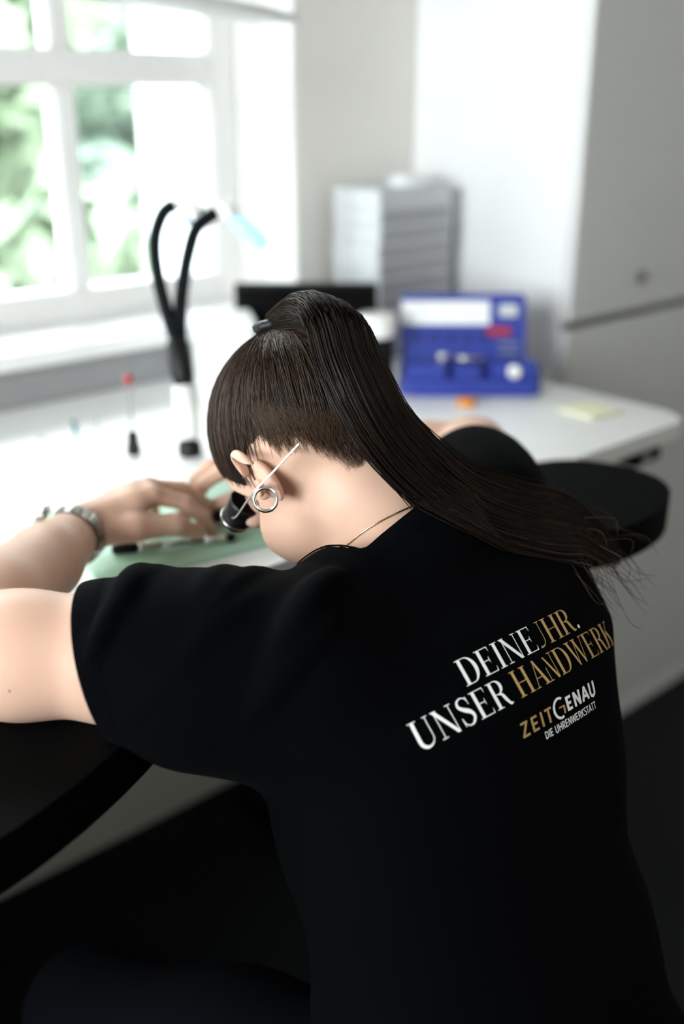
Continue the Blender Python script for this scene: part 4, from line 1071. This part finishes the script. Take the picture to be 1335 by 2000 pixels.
h2 = tb('lamp_head', [(0.108, 0.067, 0.327), (0.113, 0.064, 0.330), (0.124, 0.056, 0.328), (0.129, 0.050, 0.320)], [0.006, 0.011, 0.013, 0.012], M_WHITE, gl, n=16)
tb('led', [(0.129, 0.050, 0.320), (0.132, 0.046, 0.314), (0.152, 0.016, 0.284), (0.154, 0.013, 0.281)], [0.009, 0.0115, 0.0105, 0.007], M_LED, h2, n=16, label='pale blue glowing lamp nose')
tb('clip', [(0.082, 0.080, 0.310), (0.076, 0.090, 0.316), (0.073, 0.094, 0.326)], [0.004, 0.0055, 0.003], M_BLUE2, gl, n=8)
# white box behind the lamp
wb = empty('white_box', (1.005, 1.455, DZ), math.radians(-30), label='plain white box against the sill, left of the black monitor', cat='box')
bx('carton', (-0.05, 0.05, -0.045, 0.045, 0, 0.115), M_WHITE, wb, bev=0.003); bx('lid', (-0.052, 0.052, -0.047, 0.047, 0.1152, 0.135), M_WHITE, wb, bev=0.003)
# monitor
mn = empty('monitor', (1.150, 1.405, DZ), math.radians(-41), label='small black monitor behind the head', cat='monitor')
bx('housing', (-0.126, 0.126, 0.002, 0.022, 0.02, 0.178), M_BLACK, mn, bev=0.003); bx('screen', (-0.119, 0.119, -0.0006, 0.0018, 0.028, 0.171), M_SCREEN, mn)
bx('stand', (-0.02, 0.02, 0.024, 0.036, 0.0, 0.11), M_BLACK, mn, bev=0.002); bx('foot', (-0.07, 0.07, -0.03, 0.0235, 0.0, 0.008), M_BLACK, mn, bev=0.002)
# stack of trays
ordn = ['lowest', 'second from the bottom', 'third from the bottom', 'fourth from the bottom', 'fifth from the bottom', 'fifth from the top', 'fourth from the top', 'third from the top', 'second from the top', 'topmost']
tray_parts = []
z = DZ
for i in range(10):
    h = 0.0322; dx = (rng.random() - 0.5) * 0.004; dy = (rng.random() - 0.5) * 0.004
    t = empty('storage_tray', (1.453 + dx, 1.503 + dy, z), label=('light grey storage tray, %s of the tall stack' % ordn[i]), cat='tray', group='storage trays stacked beside the cabinet')
    if i == 0:
        bm = bmesh.new(); box(bm, -0.097, 0.097, -0.066, 0.066, 0.0, 0.0265, bev=0.002); bmesh.ops.recalc_face_normals(bm, faces=bm.faces); o1 = bm_obj('drawer', bm, M_LGREY, t)
        bm = bmesh.new(); box(bm, -0.0985, 0.0985, -0.0675, 0.0675, 0.0267, 0.0320, bev=0.001); bmesh.ops.recalc_face_normals(bm, faces=bm.faces); o2 = bm_obj('rim', bm, M_LGREY, t)
        bm = bmesh.new(); box(bm, -0.092, 0.092, -0.0668, -0.0661, 0.002, 0.0245); bmesh.ops.recalc_face_normals(bm, faces=bm.faces); o3 = bm_obj('front_shade', bm, M_GREY, t)  # grey sheet over the tray front, shade of the room side as colour
        tray_parts = [o1, o2, o3]
    else:
        for o in tray_parts[:2] if i == 9 else tray_parts:
            c = o.copy(); COL.objects.link(c); c.parent = t
    z += h
pk = empty('paper_packet', (1.475, 1.49, z), math.radians(12), label='crumpled white packet on top of the tray stack', cat='packet')
rounded_prism('wrapper', smooth_outline([(-0.05, -0.03), (0, -0.04), (0.055, -0.03), (0.06, 0.02), (0.02, 0.04), (-0.045, 0.03)], 28), 0.0, 0.016, M_FOAM, pk, bev=0.006)
bx('flap', (-0.02, 0.03, -0.012, 0.014, 0.0162, 0.021), M_FOAM, pk, bev=0.002)
# dark jar with white lid
jr = empty('lidded_jar', (1.222, 1.300, DZ), label='dark glass jar with a white screw lid, left of the blue case', cat='jar')
lathe('body', [(0, 0), (0.029, 0), (0.031, 0.004), (0.031, 0.082), (0.026, 0.094), (0, 0.094)], M_BLACK, jr, 28)
lathe('lid', [(0, 0.0942), (0.033, 0.0942), (0.034, 0.098), (0.034, 0.128), (0.031, 0.132), (0, 0.132)], M_WHITE, jr, 28)
# blue tool case, lid open
tc_ = empty('tool_case', (1.345, 1.185, DZ), math.radians(-41.3), label='open blue plastic tool case with small parts in it', cat='tool case')
rounded_prism('tray', rrect(-0.125, 0.118, -0.055, 0.060, 0.016), 0.0, 0.030, M_BLUE, tc_, bev=0.005)
ft = bx('front_bin', (-0.117, -0.048, -0.052, -0.006, 0.0302, 0.056), M_BLUE, tc_, bev=0.004)
bx('front_bin', (-0.036, 0.012, -0.052, -0.006, 0.0302, 0.052), M_BLUE, tc_, bev=0.004)
bx('front_bin', (0.026, 0.112, -0.052, -0.004, 0.0302, 0.058), M_BLUE, tc_, bev=0.006)
bm = bmesh.new(); prism(bm, rrect(-0.122, 0.100, 0.0, 0.125, (0.010, 0.010, 0.004, 0.004)), 0.0, 0.020)
lid = bm_obj('lid', bm, M_BLUE, tc_); lid.location = (0, 0.046, 0.031); lid.rotation_euler = (math.radians(72), 0, 0)
# lid details, in lid space: x right, y up the lid, z towards the room
def lidp(name, r, m, bev=0.002, **k):
    return bx(name, r, m, lid, bev=bev, **k)
lidp('inlay_card', (-0.122, 0.036, 0.070, 0.112, 0.0202, 0.023), M_FOAM, 0.001, label='white card inlay')
for i in range(5): lidp('slot', (-0.102 + i * 0.030, -0.086 + i * 0.030, 0.040, 0.058, 0.0202, 0.024), M_BLUE2)
lidp('clip', (0.030, 0.074, 0.050, 0.066, 0.0202, 0.026), M_RED, label='red plastic clip')
lidp('latch', (0.052, 0.086, 0.084, 0.106, 0.0202, 0.0235), M_LGREY)
lidp('rib', (0.050, 0.090, 0.034, 0.039, 0.0202, 0.024), M_GREY); lidp('rib', (0.050, 0.090, 0.018, 0.023, 0.0202, 0.024), M_GREY)
lathe('bearing', [(0, 0), (0.010, 0), (0.011, 0.003), (0.010, 0.010), (0.005, 0.012), (0, 0.012)], M_SILVER, None, 18, loc=(1.292, 1.206, DZ + 0.0563), label='round silver part on the left bin of the blue case', cat='part')
pn = empty('pin_vise', (1.300, 1.198, DZ + 0.0600), math.radians(-52), label='small steel pin vise lying across the blue case', cat='tool')
tb('barrel', [(0.012, 0, 0), (0.030, 0, 0), (0.052, 0, 0)], [0.0035, 0.0042, 0.0030], M_STEEL, pn, n=10); tb('nose', [(0.052, 0, 0), (0.062, 0, 0)], [0.0026, 0.0010], M_DSTEEL, pn, n=10)
lathe('white_knob', [(0, 0), (0.012, 0), (0.0125, 0.003), (0.010, 0.008), (0, 0.009)], M_WHITE, tc_, 18, mw=Matrix.Translation((0.068, -0.052, 0.044)) @ Matrix.Rotation(PI / 2, 4, 'X'), label='white round knob')
og = lathe('orange_cap', [(0, 0), (0.016, 0), (0.017, 0.003), (0.016, 0.010), (0.010, 0.012), (0, 0.012)], M_ORANGE, None, 20, loc=(1.262, 1.118, DZ), label='small orange cap on the desk in front of the blue case', cat='cap')
# sticky note
sn = empty('sticky_note_pad', (1.385, 0.955, DZ), math.radians(-6), label='pale yellow sticky note pad near the right desk corner', cat='note pad')
bx('pad', (-0.036, 0.036, -0.036, 0.036, 0.0, 0.004), M_YELLOW, sn); bx('top_sheet', (-0.036, 0.036, -0.036, 0.036, 0.0042, 0.0046), M_YELLOW, sn)
# bar lamp over the desk, on a post clamped left of the picture
bl = empty('bar_lamp', (0.30, 1.50, DZ), label='white bar lamp reaching in along the top edge of the window', cat='lamp')
def LP(x, y, z_): return (x - 0.30, y - 1.50, z_ - DZ)
bm = bmesh.new()
o = [];
for s, w, tk in ((0.0, 0.045, 0.010), (0.03, 0.055, 0.014), (0.30, 0.055, 0.016), (0.56, 0.046, 0.012), (0.62, 0.030, 0.007), (0.645, 0.012, 0.003)):
    a = np.linspace(0, 2 * PI, 20, endpoint=False); o.append([bm.verts.new(LP(0.475 + s, 1.376 + w * math.cos(t), 1.585 - s * 0.065 + tk * math.sin(t))) for t in a])
for a, b in zip(o, o[1:]):
    for j in range(20): bm.faces.new((a[j], a[(j + 1) % 20], b[(j + 1) % 20], b[j]))
bm.faces.new(o[0][::-1]); bm.faces.new(o[-1]); bmesh.ops.recalc_face_normals(bm, faces=bm.faces)
bm_obj('lamp_head', bm, M_WHITE, bl, smooth=True)
tb('post', [LP(0.30, 1.50, DZ + 0.02), LP(0.30, 1.50, 1.62)], 0.009, M_WHITE, bl); tb('arm', [LP(0.30, 1.50, 1.60), LP(0.40, 1.44, 1.60), LP(0.49, 1.376, 1.566)], 0.008, M_WHITE, bl)
lathe('clamp', [(0, 0), (0.030, 0), (0.030, 0.012), (0.012, 0.022), (0, 0.022)], M_WHITE, bl)
